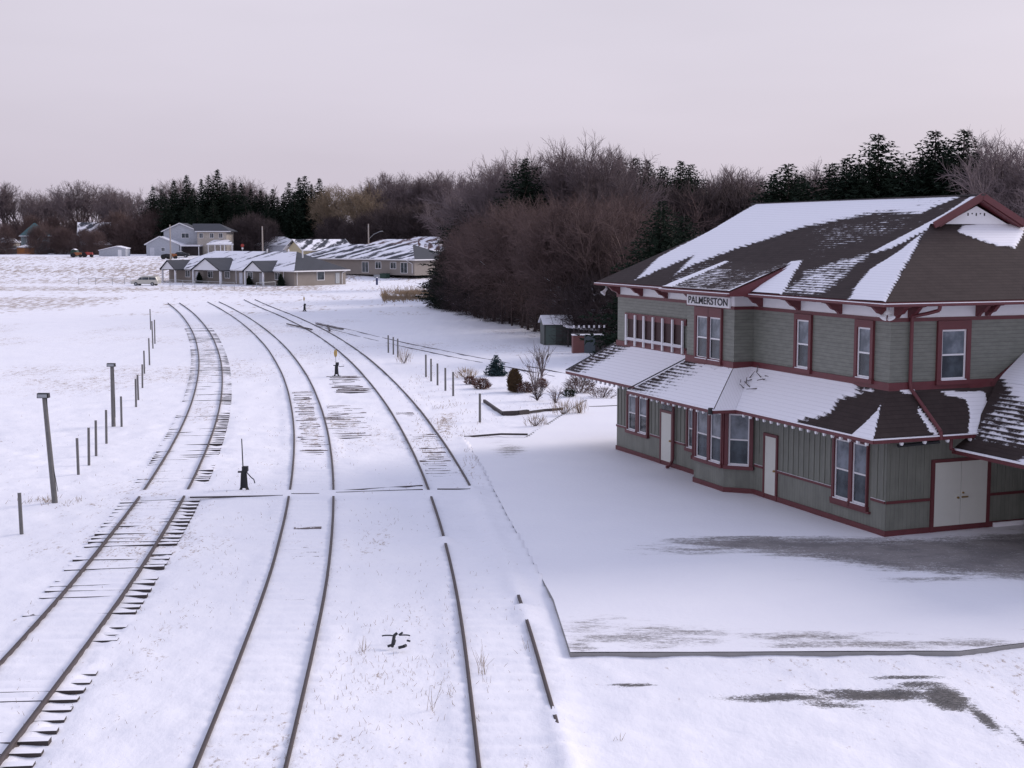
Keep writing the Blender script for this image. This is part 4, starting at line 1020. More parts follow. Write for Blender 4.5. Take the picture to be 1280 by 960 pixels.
def tree_proto(name, label, cat, meshes, mt, mc, crown='crown'):
    root = bpy.data.objects.new(name, None); C.objects.link(root); root['category'] = cat
    (Va, Fa), (Vb, Fb) = meshes
    np_mesh('trunk', Va, Fa, M[mt], root); np_mesh(crown, Vb, Fb, M[mc], root)
    return root
class Planter:
    def __init__(s, name, cat, protos): s.name = name; s.cat = cat; s.p = protos; s.used = [False] * len(protos); s.i = 0
    def put(s, x, y, scale, label, group, z=None, k=None, sxy=1.0):
        k = s.i % len(s.p) if k is None else k; s.i += 1
        proto, h0 = s.p[k]
        o = proto if not s.used[k] else copy_tree(proto); s.used[k] = True
        sc = scale / h0
        o.location = (x, y, (gz(x, y) if z is None else z) - .05); o.scale = (sc * sxy, sc * sxy, sc); o.rotation_euler = (0, 0, random.uniform(0, 2 * PI))
        o['label'] = label; o['group'] = group; o['category'] = s.cat
        return o
    def done(s):
        for (p, _), u in zip(s.p, s.used):
            if not u:
                for c in list(p.children): bpy.data.objects.remove(c)
                bpy.data.objects.remove(p)

far_bare = Planter('bare_tree', 'tree', [(tree_proto('bare_tree', '', 'tree', bare_tree_meshes(100 + i, 20, .44 + .07 * (i % 3), .8, 5, (7, 6, 6, 5, 4), (.022, .026, .02, .024, .022)[i], .26), 'bark', 'twig'), 20) for i in range(5)])
near_bare = Planter('bare_tree', 'tree', [(tree_proto('bare_tree', '', 'tree', bare_tree_meshes(200 + i, 19, .52, .6, 5, (8, 7, 6, 6, 5), .0125, .24), 'bark', 'twig'), 19) for i in range(3)])
willow = Planter('willow_tree', 'tree', [(tree_proto('willow_tree', '', 'tree', bare_tree_meshes(300 + i, 18, .55, .4, 5, (6, 6, 6, 5, 4), .024), 'bark', 'twig_yellow'), 18) for i in range(2)])

def conifer_meshes(seed, H, Rm, dens=1.0, ragged=.3, droop=.25, clump=.55, pw=.85):
    rg = np.random.default_rng(seed); V = []; T = []
    P0 = [(0, 0, -.3), (0, 0, H * .5)]; P1 = [(0, 0, H * .5), (0, 0, H)]
    tr = segs_to_mesh(P0, P1, [H * .016, H * .009], [H * .009, .02], 6)
    z = H * .04; ph = 0
    vs = []; k = 0; fs = []
    while z < H * .995:
        f = z / H; rr = Rm * ((1 - f) ** pw) * (1 + rg.normal() * ragged * .5) + .03; nb = max(5, int(10 * dens * (1 - f * .45)))
        for i in range(nb):
            a = ph + 2 * PI * (i + rg.random() * .7) / nb; L_ = max(.15, rr * (1 + rg.normal() * ragged)); ns = max(2, int(L_ / (clump * .42)))
            for s_ in range(ns):
                t = (s_ + .6) / ns; r_ = L_ * t; zz = z - droop * r_ + .10 * r_ * r_ / max(L_, .1) + rg.normal() * .12 * clump
                c = np.array([math.cos(a) * r_, math.sin(a) * r_, zz])
                for q in range(3):
                    d = np.array([math.cos(a + rg.normal() * .9), math.sin(a + rg.normal() * .9), rg.normal() * .45 - .05]); d /= np.linalg.norm(d)
                    sd_ = np.cross(d, rg.normal(size=3)); sd_ /= np.linalg.norm(sd_); l_ = clump * rg.uniform(.6, 1.25) * (1.1 - .35 * t) * (.42 + .58 * min(1, (1 - f) * 1.8))
                    vs += [c - sd_ * l_ * .22, c + sd_ * l_ * .22, c + d * l_]; fs.append((k, k + 1, k + 2)); k += 3
        z += (.20 + .14 * (1 - f)) * clump / .55 * (H / 16) ** .3; ph += 1.1
    return tr, (np.array(vs), np.array(fs))
spruce = Planter('spruce_tree', 'tree', [(tree_proto('spruce_tree', '', 'tree', conifer_meshes(400 + i, 16, (5.0, 5.8, 4.4, 5.3)[i], 1.45, (.20, .26, .18, .22)[i], clump=.62, droop=.10, pw=.62), 'bark', 'needle', 'foliage'), 16) for i in range(4)])
far_spruce = Planter('spruce_tree', 'tree', [(tree_proto('spruce_tree', '', 'tree', conifer_meshes(450 + i, 22, (5.6, 6.6, 5.0)[i], 1.3, .22, clump=1.0, droop=.12), 'bark', 'needle', 'foliage'), 22) for i in range(3)])

def thicket_meshes(seed, H, Rm, n=9000, tw=.014, low=.06, tl=(.5, 1.3)):
    """dense small twigged tree: a few stems and a crown of thousands of fine twigs in uneven clumps"""
    rg = np.random.default_rng(seed); st = []
    nst = 4; ends = []
    for i in range(nst):
        a = rg.uniform(0, 2 * PI); b = np.array([math.cos(a), math.sin(a), 0]) * rg.uniform(.05, .35); p = b + np.array([0, 0, -.2]); d = np.array([math.cos(a) * .25, math.sin(a) * .25, 1]); r = H * .015
        for k in range(7):
            d = d + rg.normal(size=3) * .16; d /= np.linalg.norm(d); q = p + d * H * .125; st.append((p, q, r, r * .82)); r *= .82; p = q
            if k > 0:
                for j in range(4):
                    a2 = rg.uniform(0, 2 * PI); e = p + np.array([math.cos(a2), math.sin(a2), rg.uniform(-.05, .8)]) * Rm * rg.uniform(.5, .95) * (1 - .5 * k / 7); st.append((p, e, r * .55, r * .15)); ends.append(e)
    # clumps
    nc = 70; cz = rg.uniform(low, .97, nc); prof_ = np.sin(np.clip((cz + .18) / 1.2, 0, 1) * PI) ** .6
    ca = rg.uniform(0, 2 * PI, nc); cr = np.sqrt(rg.uniform(.05, 1, nc)) * Rm * prof_ * .85
    cc = np.stack([np.cos(ca) * cr, np.sin(ca) * cr, cz * H * .93], 1)
    idx = rg.integers(0, nc, n); p = cc[idx] + rg.normal(size=(n, 3)) * np.array([Rm * .21, Rm * .21, H * .07]); p[:, 2] = np.maximum(p[:, 2], .15)
    out = p - np.array([0, 0, H * .3]); out /= np.linalg.norm(out, axis=1)[:, None] + 1e-6
    d = out * .8 + np.array([0, 0, .5]) + rg.normal(size=(n, 3)) * .65; d /= np.linalg.norm(d, axis=1)[:, None]
    Ln = rg.uniform(tl[0], tl[1], n)[:, None]; q = p + d * Ln
    ra = np.full(n, tw); 
    a = np.array([s[0] for s in st]); b = np.array([s[1] for s in st])
    return segs_to_mesh(a, b, [s[2] for s in st], [s[3] for s in st], 5), segs_to_mesh(p, q, ra, ra * .4, 3)
def merged(i):
    (Va, Fa), (Vb, Fb) = bare_tree_meshes(520 + i, 12, .62, .35, 5, (7, 7, 6, 6, 5), .0105, .13)
    (Vc, Fc), (Vd, Fd) = thicket_meshes(500 + i, 10.6, 3.4, 3000, .0115, .22)
    return (Va, Fa), (np.concatenate([Vb, Vd]), np.concatenate([Fb, Fd + len(Vb)]))
grove = Planter('twiggy_tree', 'tree', [(tree_proto('twiggy_tree', '', 'tree', merged(i), 'bark_snow', 'twig_red'), 12) for i in range(3)])
lowdark = Planter('twiggy_bush', 'bush', [(tree_proto('twiggy_bush', '', 'bush', thicket_meshes(540 + i, 5, 2.4, 3000, .014, .0, (.4, 1.0)), 'bark_snow', 'twig_dark'), 5) for i in range(2)])
far_thick = Planter('twiggy_tree', 'tree', [(tree_proto('twiggy_tree', '', 'tree', thicket_meshes(560 + i, 11, 4.6, 5000, .035, .02, (.8, 2.0)), 'bark', 'twig_red'), 11) for i in range(3)])
far_thick_g = Planter('twiggy_tree', 'tree', [(tree_proto('twiggy_tree', '', 'tree', thicket_meshes(580 + i, 11, 4.6, 5000, .035, .02, (.8, 2.0)), 'bark', 'twig_dark'), 11) for i in range(3)])

_u = ['first', 'second', 'third', 'fourth', 'fifth', 'sixth', 'seventh', 'eighth', 'ninth']
ORD = _u + ['tenth', 'eleventh', 'twelfth', 'thirteenth', 'fourteenth', 'fifteenth', 'sixteenth', 'seventeenth', 'eighteenth', 'nineteenth', 'twentieth'] + ['twenty ' + q for q in _u] + ['thirtieth'] + ['thirty ' + q for q in _u] + ['fortieth'] + ['forty ' + q for q in _u]
def row(pl, items, labf, group, dj=0.0, sxy=1.0):
    for i, (px, top, d) in enumerate(sorted(items)):
        d = d + random.uniform(-dj, dj); x = bearing(px, d); h = top_at(top, d) - gz(x, d)
        pl.put(x, d, h, labf.format(ORD[i]), group, sxy=sxy * random.uniform(.9, 1.12))
row(far_bare, [(-25,232,440),(8,226,440),(30,227,450),(48,240,455),(66,236,440),(84,236,455),(104,224,430),(124,228,450),(146,230,440),(158,229,425),(176,240,440)],
    'tall bare skyline tree, {} from the left, left of the houses', 'bare skyline trees at the far left', 4, 1.0)
row(far_thick, [(-10,280,415),(10,284,382),(62,280,395),(72,274,430),(84,286,378),(100,272,425),(112,288,372),(135,276,388),(150,268,410),(163,276,385),(178,268,400),(190,276,386),(196,266,395),(45,272,435),(22,276,440),(52,284,378),(124,290,370)],
    'low brown twiggy tree, {} from the left in the far left thicket', 'brown thicket around the far left houses', 3, 1.1)
row(far_spruce, [(196,233,400),(207,236,395),(222,226,400),(238,219,395),(246,235,388),(256,224,400),(265,219,395),(276,212,395),(286,228,400),(296,228,390),(305,229,398),(317,236,390),(329,238,395),(344,236,395),(357,242,390),(364,228,398),(377,222,395),(384,220,390),(392,230,396),(402,223,392),(212,248,385),(270,250,384),(310,246,384),(350,246,384),(235,258,380),(323,244,392),(336,243,388),(338,256,380),(296,254,381),(371,240,384),(250,256,379)],
    'dark tall spruce, {} from the left in the black conifer stand behind the houses', 'dark spruces behind the houses', 2, 1.25)
row(far_bare, [(226,222,440),(290,214,440),(303,220,445),(318,226,440)], 'bare treetop showing above the dark spruces, {} from the left', 'bare treetops above the dark spruces', 3)
row(willow, [(412,229,385),(428,228,375),(446,226,380),(458,232,372)], 'pale yellow brown bare tree right of the dark spruces, {} from the left', 'yellowish bare trees right of the spruces', 3)
row(far_bare, [(470,222,385),(482,215,390),(497,212,385),(508,214,395),(520,216,385),(532,220,380),(544,212,385),(556,212,390),(568,212,380),(580,216,370),(592,222,340)],
    'tall bare tree on the central skyline, {} from the left', 'bare trees on the central skyline', 4, .9)
row(far_thick_g, [(418,272,365),(436,276,360),(458,270,355),(474,262,360),(492,258,350),(510,266,352),(528,258,345),(545,262,345),(560,262,335),(580,262,320)],
    'grey brown twiggy tree behind the low bungalows, {} from the left', 'twiggy trees behind the bungalows', 3)
row(far_thick_g, [(300,274,372),(318,270,370),(336,276,374)], 'brown bush like tree before the dark spruces, {} from the left', 'brown trees before the dark spruces', 1)
row(spruce, [(578,262,200),(590,240,195),(600,248,190),(560,300,176),(568,308,170)], 'dark conifer at the left shoulder of the central grove, {} from the left', 'conifers at the left of the grove', 0, 1.3)
row(near_bare, [(624,194,176),(645,178,166),(670,192,172),(702,172,162),(722,162,158),(749,180,168),(572,238,235)],
    'tall bare tree rising above the red brown grove, {} from the left', 'tall bare trees above the grove', 2, .95)
row(spruce, [(656,198,158)], 'dark slender conifer wrapped by the bare trees above the grove', 'conifer inside the grove')
row(grove, [(573,296,176),(583,278,168),(598,262,160),(613,258,152),(632,250,146),(652,246,139),(674,238,133),(696,246,127),(717,236,121),(739,246,116),(760,242,120),(786,238,124),(808,254,122),(625,252,172),(675,236,160),(735,236,150),(775,232,150)],
    'dense red brown twiggy tree in the central grove, {} from the left', 'red brown grove left of the station', 0, 1.0)
row(lowdark, [(562,335,172),(572,342,165),(586,352,158),(600,362,152),(616,364,146),(636,368,142),(654,362,140),(672,362,137),(690,360,130),(716,350,122),(736,340,114),(758,345,112),(776,345,114),(578,320,180)],
    'low dark tangled bush under the grove edge, {} from the left', 'dark bushes under the grove', 0, 1.05)
row(spruce, [(773,196,190),(792,198,196),(806,200,190),(826,208,196),(848,202,190),(860,206,196)], 'dark spruce tip above the trees behind the grove, {} from the left', 'spruce tips behind the grove', 2, 1.1)
row(far_bare, [(816,214,235),(836,218,240),(868,212,235),(884,214,240),(902,206,235),(918,206,240),(934,212,235),(950,220,240)],
    'bare grey tree behind the station roof ridge, {} from the left', 'bare trees beyond the left of the station roof', 3, .9)
row(far_thick_g, [(806,256,170),(836,244,175),(868,240,172),(896,240,176),(924,238,174),(950,240,170)], 'brown twiggy tree behind the left roof slope of the station, {} from the left', 'thicket behind the station roof', 2)
row(spruce, [(824,250,101),(852,268,104)], 'dark broad spruce close behind the left end of the station roof, {} from the left', 'spruce by the roof', 0, 1.3)
row(spruce, [(962,218,132),(980,205,130),(996,220,134),(1034,204,134),(1052,198,130),(1068,205,132),(1090,168,128),(1104,205,134),(1119,204,130),(1144,196,132),(1160,164,128),(1176,182,134),(1195,164,128),(1210,190,132),(1276,250,120)],
    'dark spruce towering behind the station roof, {} from the left', 'dark spruces behind the station', 1, 1.35)
row(near_bare, [(1016,196,180),(1030,198,185),(1152,180,150),(1216,156,132),(1262,157,118),(1310,160,120)],
    'bare branching tree behind the right of the station, {} from the left', 'bare trees behind the right of the station', 2, .95)
row(far_thick, [(1016,244,140),(1075,240,142),(1130,236,138),(1232,248,132)], 'red brown twiggy tree low behind the station roof, {} from the left', 'brown trees low behind the roof', 1)
for p_ in (far_bare, near_bare, willow, spruce, far_spruce, grove, lowdark, far_thick, far_thick_g): p_.done()

# far wood closing the horizon: one mass
vs2 = []; rgw = np.random.default_rng(77); n = 46000
xx = rgw.uniform(-560, 560, n); yy = rgw.uniform(480, 620, n); hh = (10 + 5 * fbm(xx * .03, yy * .03, 3)) * .75 * rgw.uniform(0, 1, n) ** .6
b0 = np.stack([xx, yy, 3.8 + hh * .85], 1); dd_ = rgw.normal(size=(n, 3)) * .5 + np.array([0, 0, .9]); dd_ /= np.linalg.norm(dd_, axis=1)[:, None]
Vw, Fw = segs_to_mesh(b0, b0 + dd_ * rgw.uniform(1.5, 4, n)[:, None], np.full(n, .16), np.full(n, .05), 3)
wd_ = np_mesh('far_wood', Vw, Fw, M['twig']); tag(wd_, 'distant leafless wood closing the horizon behind everything', kind='stuff')

# ------------------------------------------------------------------ houses
def roof_uv_mesh(name, quads, mat, parent):
    """list of quads (3-d, eave first); uv = metres along and up the slope"""
    V = []; F = []; UV = []
    for q in quads:
        q = [np.array(p, float) for p in q]; k = len(V); u = q[1] - q[0]; u /= np.linalg.norm(u); nn = np.cross(u, q[-1] - q[0]); nn /= np.linalg.norm(nn); vv = np.cross(nn, u)
        for p in q: V.append(p); UV.append((np.dot(p - q[0], u) + 13 * k, np.dot(p - q[0], vv)))
        if len(q) == 3: V.append(q[2]); UV.append(UV[-1])
        F.append((k, k + 1, k + 2, k + 3))
    # thickness: a second layer below
    me = bpy.data.meshes.new(name); me.from_pydata([tuple(p) for p in V] + [(p[0], p[1], p[2] - .16) for p in V], [], [f if np.linalg.norm(V[f[2]] - V[f[3]]) > 1e-6 else f[:3] for f in F] + [tuple(i + len(V) for i in (f if np.linalg.norm(V[f[2]] - V[f[3]]) > 1e-6 else f[:3]))[::-1] for f in F])
    l = me.uv_layers.new(name='UVMap'); UV2 = UV + UV
    for lp in me.loops: l.data[lp.index].uv = UV2[lp.vertex_index]
    me.materials.append(M[mat]); o = bpy.data.objects.new(name, me); C.objects.link(o); o.parent = parent
    return o
def hwindow(parent, x, z, w, h, side='front', y=0.0, dark=True, fr='white'):
    f = MB(); b = MB(); t = .09
    if side == 'front':
        f.box(x - w/2 - t, x + w/2 + t, y - .06, y - .002, z - t, z); f.box(x - w/2 - t, x + w/2 + t, y - .06, y - .002, z + h, z + h + t)
        f.box(x - w/2 - t, x - w/2, y - .06, y - .002, z, z + h); f.box(x + w/2, x + w/2 + t, y - .06, y - .002, z, z + h); f.box(x - .03, x + .03, y - .05, y - .002, z, z + h)
        b.box(x - w/2, x + w/2, y - .02, y - .004, z, z + h)
    else:
        f.box(y + .002, y + .06, x - w/2 - t, x + w/2 + t, z - t, z); f.box(y + .002, y + .06, x - w/2 - t, x + w/2 + t, z + h, z + h + t)
        f.box(y + .002, y + .06, x - w/2 - t, x - w/2, z, z + h); f.box(y + .002, y + .06, x + w/2, x + w/2 + t, z, z + h)
        b.box(y + .004, y + .02, x - w/2, x + w/2, z, z + h)
    o = f.build('window', M[fr], parent); b.build('pane', M['glass'], o); return o

def hip_house(name, x, y, ang, Lx, Ly, ze, zr, wall, roofm, label, cat='house', over=.6, hip=True, gable_side=None):
    """local: front wall along +x at y=0 facing -y"""
    t = empty(name, (x, y, gz(x, y)), label, cat, ang)
    m = MB(); m.box(0, Lx, 0, Ly, -.4, ze); m.build('wall', M[wall], t)
    o = over; zz = ze + .03; h2 = Ly / 2; r = h2 if hip else -o
    A, B, Cc, D = (-o, -o, zz), (Lx + o, -o, zz), (Lx + o, Ly + o, zz), (-o, Ly + o, zz)
    E, F_ = (r, h2, zr), (Lx - r, h2, zr)
    qs = [[A, B, F_, E], [Cc, D, E, F_]]
    if hip: qs += [[B, Cc, F_], [D, A, E]]
    roof_uv_mesh('roof', qs[:2], roofm[0], t)
    if hip: roof_uv_mesh('roof', [qs[2]], roofm[1], t); roof_uv_mesh('roof', [qs[3]], roofm[0], t)
    else:
        for xx_ in (0.004, Lx - .104):
            g_ = MB(); g_.prism([(0, ze), (Ly, ze), (h2, zr - .35 * 1.0)], xx_, xx_ + .1, 'x'); g_.build('gable', M[wall], t)
    f = MB(); f.box(-o - .06, Lx + o + .06, -o - .08, -o - .005, ze - .16, ze + .05)
    if hip:
        f.box(Lx + o + .005, Lx + o + .08, -o, Ly + o, ze - .16, ze + .05); f.box(-o - .08, -o - .005, -o, Ly + o, ze - .16, ze + .05)
    else:
        for xx_ in (-o - .05, Lx + o + .01):
            f.beam((xx_, -o, ze - .02), (xx_, h2, zr - .02), .06, .2); f.beam((xx_, Ly + o, ze - .02), (xx_, h2, zr - .02), .06, .2)
    f.build('eave_board', M['white'], t); return t
def porch(t, x, w, depth, ze, zp, n_posts=2):
    """small gabled porch reaching out of the front wall"""
    g_ = MB(); g_.prism([(x - w/2, ze), (x + w/2, ze), (x, zp)], -depth - .05, -depth, 'y'); g_.build('porch_gable', M['white'], t)
    roof_uv_mesh('porch_roof', [[(x - w/2 - .3, -depth - .3, ze - .02), (x - w/2 - .3, 3.2, ze - .02), (x, 3.2, zp + .12), (x, -depth - .3, zp + .12)][::1], [(x + w/2 + .3, 3.2, ze - .02), (x + w/2 + .3, -depth - .3, ze - .02), (x, -depth - .3, zp + .12), (x, 3.2, zp + .12)]], 'roof_bare', t)
    for q in (-1, 1):
        p = MB(); p.box(x + q * (w/2 - .15) - .13, x + q * (w/2 - .15) + .13, -depth, -depth + .26, -.1, ze); p.build('porch_post', M['white'], t)
UA = math.atan2(-.63, .776)   # front walls run from far left to near right
# first bungalow row (corner nearest to the camera at -38.8, 248.8)
LA = 36
t = hip_house('bungalow_row', -38.8 - .776 * LA, 248.8 + .63 * LA, UA, LA, 12.6, 2.55, 5.9, 'brick', ('roof_white', 'roof_bare'), 'long low buff brick bungalow row with three white gabled porches, nearest the tracks', 'bungalow')
porch(t, 3.2, 4.2, 2.6, 2.45, 4.1); porch(t, 14.8, 8.2, 2.8, 2.45, 4.6); porch(t, 28.2, 5.2, 2.8, 2.45, 4.2)
for x in (5.8, 12.6, 17.5, 24.0, 31.5): hwindow(t, x, 1.0, 1.3, 1.15)
for x in (8.6, 15.6, 21.4, 27.0):
    d_ = MB(); d_.box(x - .45, x + .45, -.05, -.002, 0, 2.05); d_.build('door', M['whiteside'], t)
for x in (20.1, 33.2):
    d_ = MB(); d_.box(x - .06, x + .06, -.12, -.03, 0, 2.5); d_.build('downspout', M['white'], t)
w_ = hwindow(t, 6.3, .85, 1.7, 1.45, 'end', LA)
d_ = MB(); d_.box(LA + .002, LA + .06, 10.0, 11.0, 0.1, 2.05); d_.build('door', M['galv'], t)
d_ = MB(); d_.tube((LA + .1, 11.6, 0), (LA + .1, 11.6, 2.0), .06, n=6); d_.tube((LA + .1, 11.6, 2.0), (LA + .6, 12.6, 2.5), .06, n=6); d_.tube((LA + .1, .5, 0), (LA + .1, .5, 2.5), .06, n=6); d_.build('downspout', M['white'], t)
for x, y in ((22, 5.9), (26.5, 7.2), (32.5, 5.2)):
    d_ = MB(); d_.tube((x, y, 4.8), (x, y, 6.35), .13, n=8); d_.build('roof_vent', M['white'], t)
# small round shrubs and clipped cedars before the porches
ci = 0
for u_, h_, tx in ((10.6, 2.1, 'dark clipped cedar left of the wide middle porch'), (24.9, 1.7, 'dark clipped cedar left of the small right porch'), (33.6, 2.2, 'dark pointed cedar at the near end of the bungalow row')):
    Mt = Matrix.Translation((-38.8 - .776 * LA, 248.8 + .63 * LA, 0)) @ Matrix.Rotation(UA, 4, 'Z'); q = Mt @ Vector((u_, -1.1, 0))
    tr, fo_ = conifer_meshes(700 + ci, h_, .62, 1.6, .15, .0, .35, .5); ci += 1
    r_ = empty('clipped_cedar', (q.x, q.y, -.15), tx, 'shrub', group='cedars before the bungalows'); np_mesh('trunk', tr[0], tr[1], M['bark'], r_); np_mesh('foliage', fo_[0], fo_[1], M['needle'], r_)
# second bungalow row
LB = 34
t = hip_house('bungalow_row', -19.4 - .776 * LB, 277.2 + .63 * LB, UA, LB, 12.4, 2.75, 5.7, 'brick', ('roof_dark', 'roof_bare'), 'second long brick bungalow row, streaky snow on its roof, half hidden by the grove', 'bungalow')
for x in (20.3, 31.2):
    d_ = MB(); d_.box(x - .95, x + .95, -.06, -.002, 0, 2.2); dd2 = d_.build('patio_door', M['white'], t); p_ = MB(); p_.box(x - .85, x - .05, -.08, -.062, .08, 2.1); p_.box(x + .05, x + .85, -.08, -.062, .08, 2.1); p_.build('pane', M['glass'], dd2)
for x in (24.0, 28.2): hwindow(t, x, .9, 1.5, 1.25)
d_ = MB(); d_.tube((LB - .5, -.1, 0), (LB - .5, -.1, 1.9), .06, n=6); d_.tube((LB - .5, -.1, 1.9), (LB - 2, -.5, 2.7), .06, n=6); d_.build('downspout', M['white'], t)
# things standing in front of it
Mt = Matrix.Translation((-19.4 - .776 * LB, 277.2 + .63 * LB, 0)) @ Matrix.Rotation(UA, 4, 'Z')
def box_thing(name, loc, rz, dims, mat, label, cat, lid=True):
    t = empty(name, loc, label, cat, rz); a, b, c = dims
    m = MB(); m.prism([(-a/2 * .92, -.02), (a/2 * .92, -.02), (a/2, c), (-a/2, c)], -b/2, b/2, 'y'); m.build('body', M[mat], t)
    if lid:
        l = MB(); l.prism([(-b/2 - .04, c), (b/2 + .04, c), (b/2 + .04, c + .10), (-b/2 - .04, c + .05)], -a/2 - .04, a/2 + .04, 'x'); l.build('lid', M['snowm'] if lid == 'snow' else M[mat], t)
    return t
q = Mt @ Vector((27.2, -1.4, 0)); box_thing('rubbish_container', (q.x, q.y, -.1), UA, (1.7, 1.2, 1.35), 'darkgreen', 'dark green rubbish container by the second bungalow row', 'bin')
q = Mt @ Vector((25.4, -1.3, 0)); box_thing('utility_box', (q.x, q.y, -.1), UA, (1.9, 1.0, 1.05), 'galv', 'grey utility box left of the green container', 'box')
t = empty('bollard', (bearing(472, 255), 255, -.1), 'short dark blue bollard in the snow before the second bungalow row', 'bollard')
m = MB(); m.tube((0, 0, 0), (0, 0, 1.3), .2, .2, 12); m.build('post', plain('dark_blue_paint', (.02, .03, .10), .5), t); m = MB(); m.tube((0, 0, 1.3), (0, 0, 1.42), .21, .12, 12); m.build('cap', M['snowm'], t)
# houses behind
def far_house(px, d, ang, *a, **k): return hip_house('house', bearing(px, d), d, ang, *a, **k)
t = far_house(438, 325, UA, 22, 11, 2.5, 5.0, 'brick', ('roof_red', 'roof_red'), 'low house with a red brown snow streaked roof behind the second bungalow row', over=.6)
t = far_house(487, 335, UA, 16, 9, 2.5, 5.1, 'brick', ('roof_red', 'roof_white'), 'farther low house with a pointed snowy roof, right of the red brown one', over=.6)
t = far_house(381, 318, .62, 12.5, 8.5, 2.9, 5.4, 'yellowside', ('roof_dark', 'roof_dark'), 'pale yellow house with a gabled snowy roof between the two bungalow rows', hip=False)
hwindow(t, 3, 1.0, 1.6, 1.3); hwindow(t, 8.3, 1.0, 2.2, 1.3)
# blue grey two storey house with its garage
d0 = 352; X0 = bearing(186, d0); s_ = d0 / FPX
t = empty('two_storey_house', (X0, d0, gz(X0, d0)), 'two storey pale blue and beige house with attached gabled garage and carport', 'house')
m = MB(); m.box(0, 8.3, 0, 8, -.3, 2.9); m.prism([(0, 2.9), (8.3, 2.9), (3.4, 4.75)], 0, 8, 'y'); m.build('garage_wall', M['blueside'], t)
roof_uv_mesh('garage_roof', [[(-.4, 8.3, 2.85), (-.4, -.35, 2.85), (3.4, -.35, 4.9), (3.4, 8.3, 4.9)], [(8.9, -.35, 2.75), (8.9, 8.3, 2.75), (3.4, 8.3, 4.9), (3.4, -.35, 4.9)]], 'roof_white', t)
b = MB(); b.beam((-.45, -.4, 2.78), (3.4, -.4, 4.84), .06, .22); b.beam((8.9, -.4, 2.7), (3.4, -.4, 4.84), .06, .22); b.build('bargeboard', M['white'], t)
hwindow(t, 4.2, 1.2, .8, .8)
d_ = MB(); d_.box(.9, 2.0, -.05, -.002, 0, 2.05); d_.build('door', M['whiteside'], t)
m = MB(); m.box(3.2, 12.2, 5, 13, 2.6, 6.2); m.prism([(3.2, 6.2), (12.2, 6.2), (7.4, 8.1)], 5, 13, 'y'); m.build('upper_wall', M['blueside'], t)
roof_uv_mesh('upper_roof', [[(2.7, 13.2, 6.12), (2.7, 4.6, 6.12), (7.4, 4.6, 8.25), (7.4, 13.2, 8.25)], [(12.8, 4.6, 6.0), (12.8, 13.2, 6.0), (7.4, 13.2, 8.25), (7.4, 4.6, 8.25)]], 'roof_bare', t)
b = MB(); b.beam((2.65, 4.55, 6.05), (7.4, 4.55, 8.2), .06, .22); b.beam((12.8, 4.55, 5.95), (7.4, 4.55, 8.2), .06, .22); b.build('bargeboard', M['white'], t)
hwindow(t, 8.7, 4.5, 1.8, 1.1, y=5)
m = MB(); m.box(12.21, 19.6, 3, 12, -.3, 6.1); m.build('side_wall', M['creamside'], t)
roof_uv_mesh('side_roof', [[(11.8, 2.4, 6.12), (20.8, 2.4, 6.12), (17.0, 7.5, 8.1), (10, 7.5, 8.1)], [(20.8, 2.4, 6.12), (20.8, 12.5, 6.12), (17.0, 7.5, 8.1)]], 'roof_bare', t)
b = MB(); b.box(11.8, 20.85, 2.3, 2.39, 5.98, 6.2); b.build('eave_board', M['white'], t)
for x in (13.2, 15.9, 18.2): hwindow(t, x, 4.5, .85, 1.1, y=3)
m = MB(); m.box(8.7, 13.6, -1, 3, 2.35, 2.6); m.build('carport_roof', M['whiteside'], t); m = MB(); m.box(8.7, 13.6, -1, 3, 2.602, 2.72); m.build('lying_snow', M['snowm'], t)
m = MB(); m.box(8.7, 13.5, 2.2, 2.98, 0, 2.3); m.build('carport_back', M['timber'], t)
for x in (8.8, 13.3):
    m = MB(); m.box(x, x + .15, -.9, -.75, 0, 2.35); m.build('post', M['white'], t)
roof_uv_mesh('porch_roof', [[(15.2, -.2, 3.0), (22.0, -.2, 3.0), (20.2, 3, 4.0), (16.4, 3, 4.0)]], 'roof_white', t)
m = MB(); m.box(15.2, 22.0, -.25, -.21, 2.7, 3.0); m.build('eave_board', M['white'], t)
for x in (15.5, 17.2, 18.6, 19.6, 21.5):
    m = MB(); m.box(x, x + .18, -.1, .08, -.2, 2.8); m.build('porch_post', M['white'], t)
m = MB(); m.box(15.4, 19.6, .1, 1.8, -.2, .9); m.build('porch_rail', M['whiteside'], t)
# small grey shed
t = empty('garden_shed', (bearing(127, 346), 346, gz(0, 346)), 'low pale grey shed with rounded snowy roof left of the two storey house', 'shed')
m = MB(); m.prism([(0, -.2), (6.6, -.2), (6.6, 1.85), (4.4, 2.35), (0, 1.35)], 0, 4, 'y'); m.build('wall', M['blueside'], t)
m = MB(); m.prism([(-.15, 1.38), (4.4, 2.38), (6.8, 1.85), (6.8, 2.0), (4.4, 2.55), (-.15, 1.5)], -.2, 4.2, 'y'); m.build('roof', M['snowm'], t)
m = MB(); m.box(4.7, 5.6, -.05, -.002, 0, 1.6); m.build('door', M['white'], t)
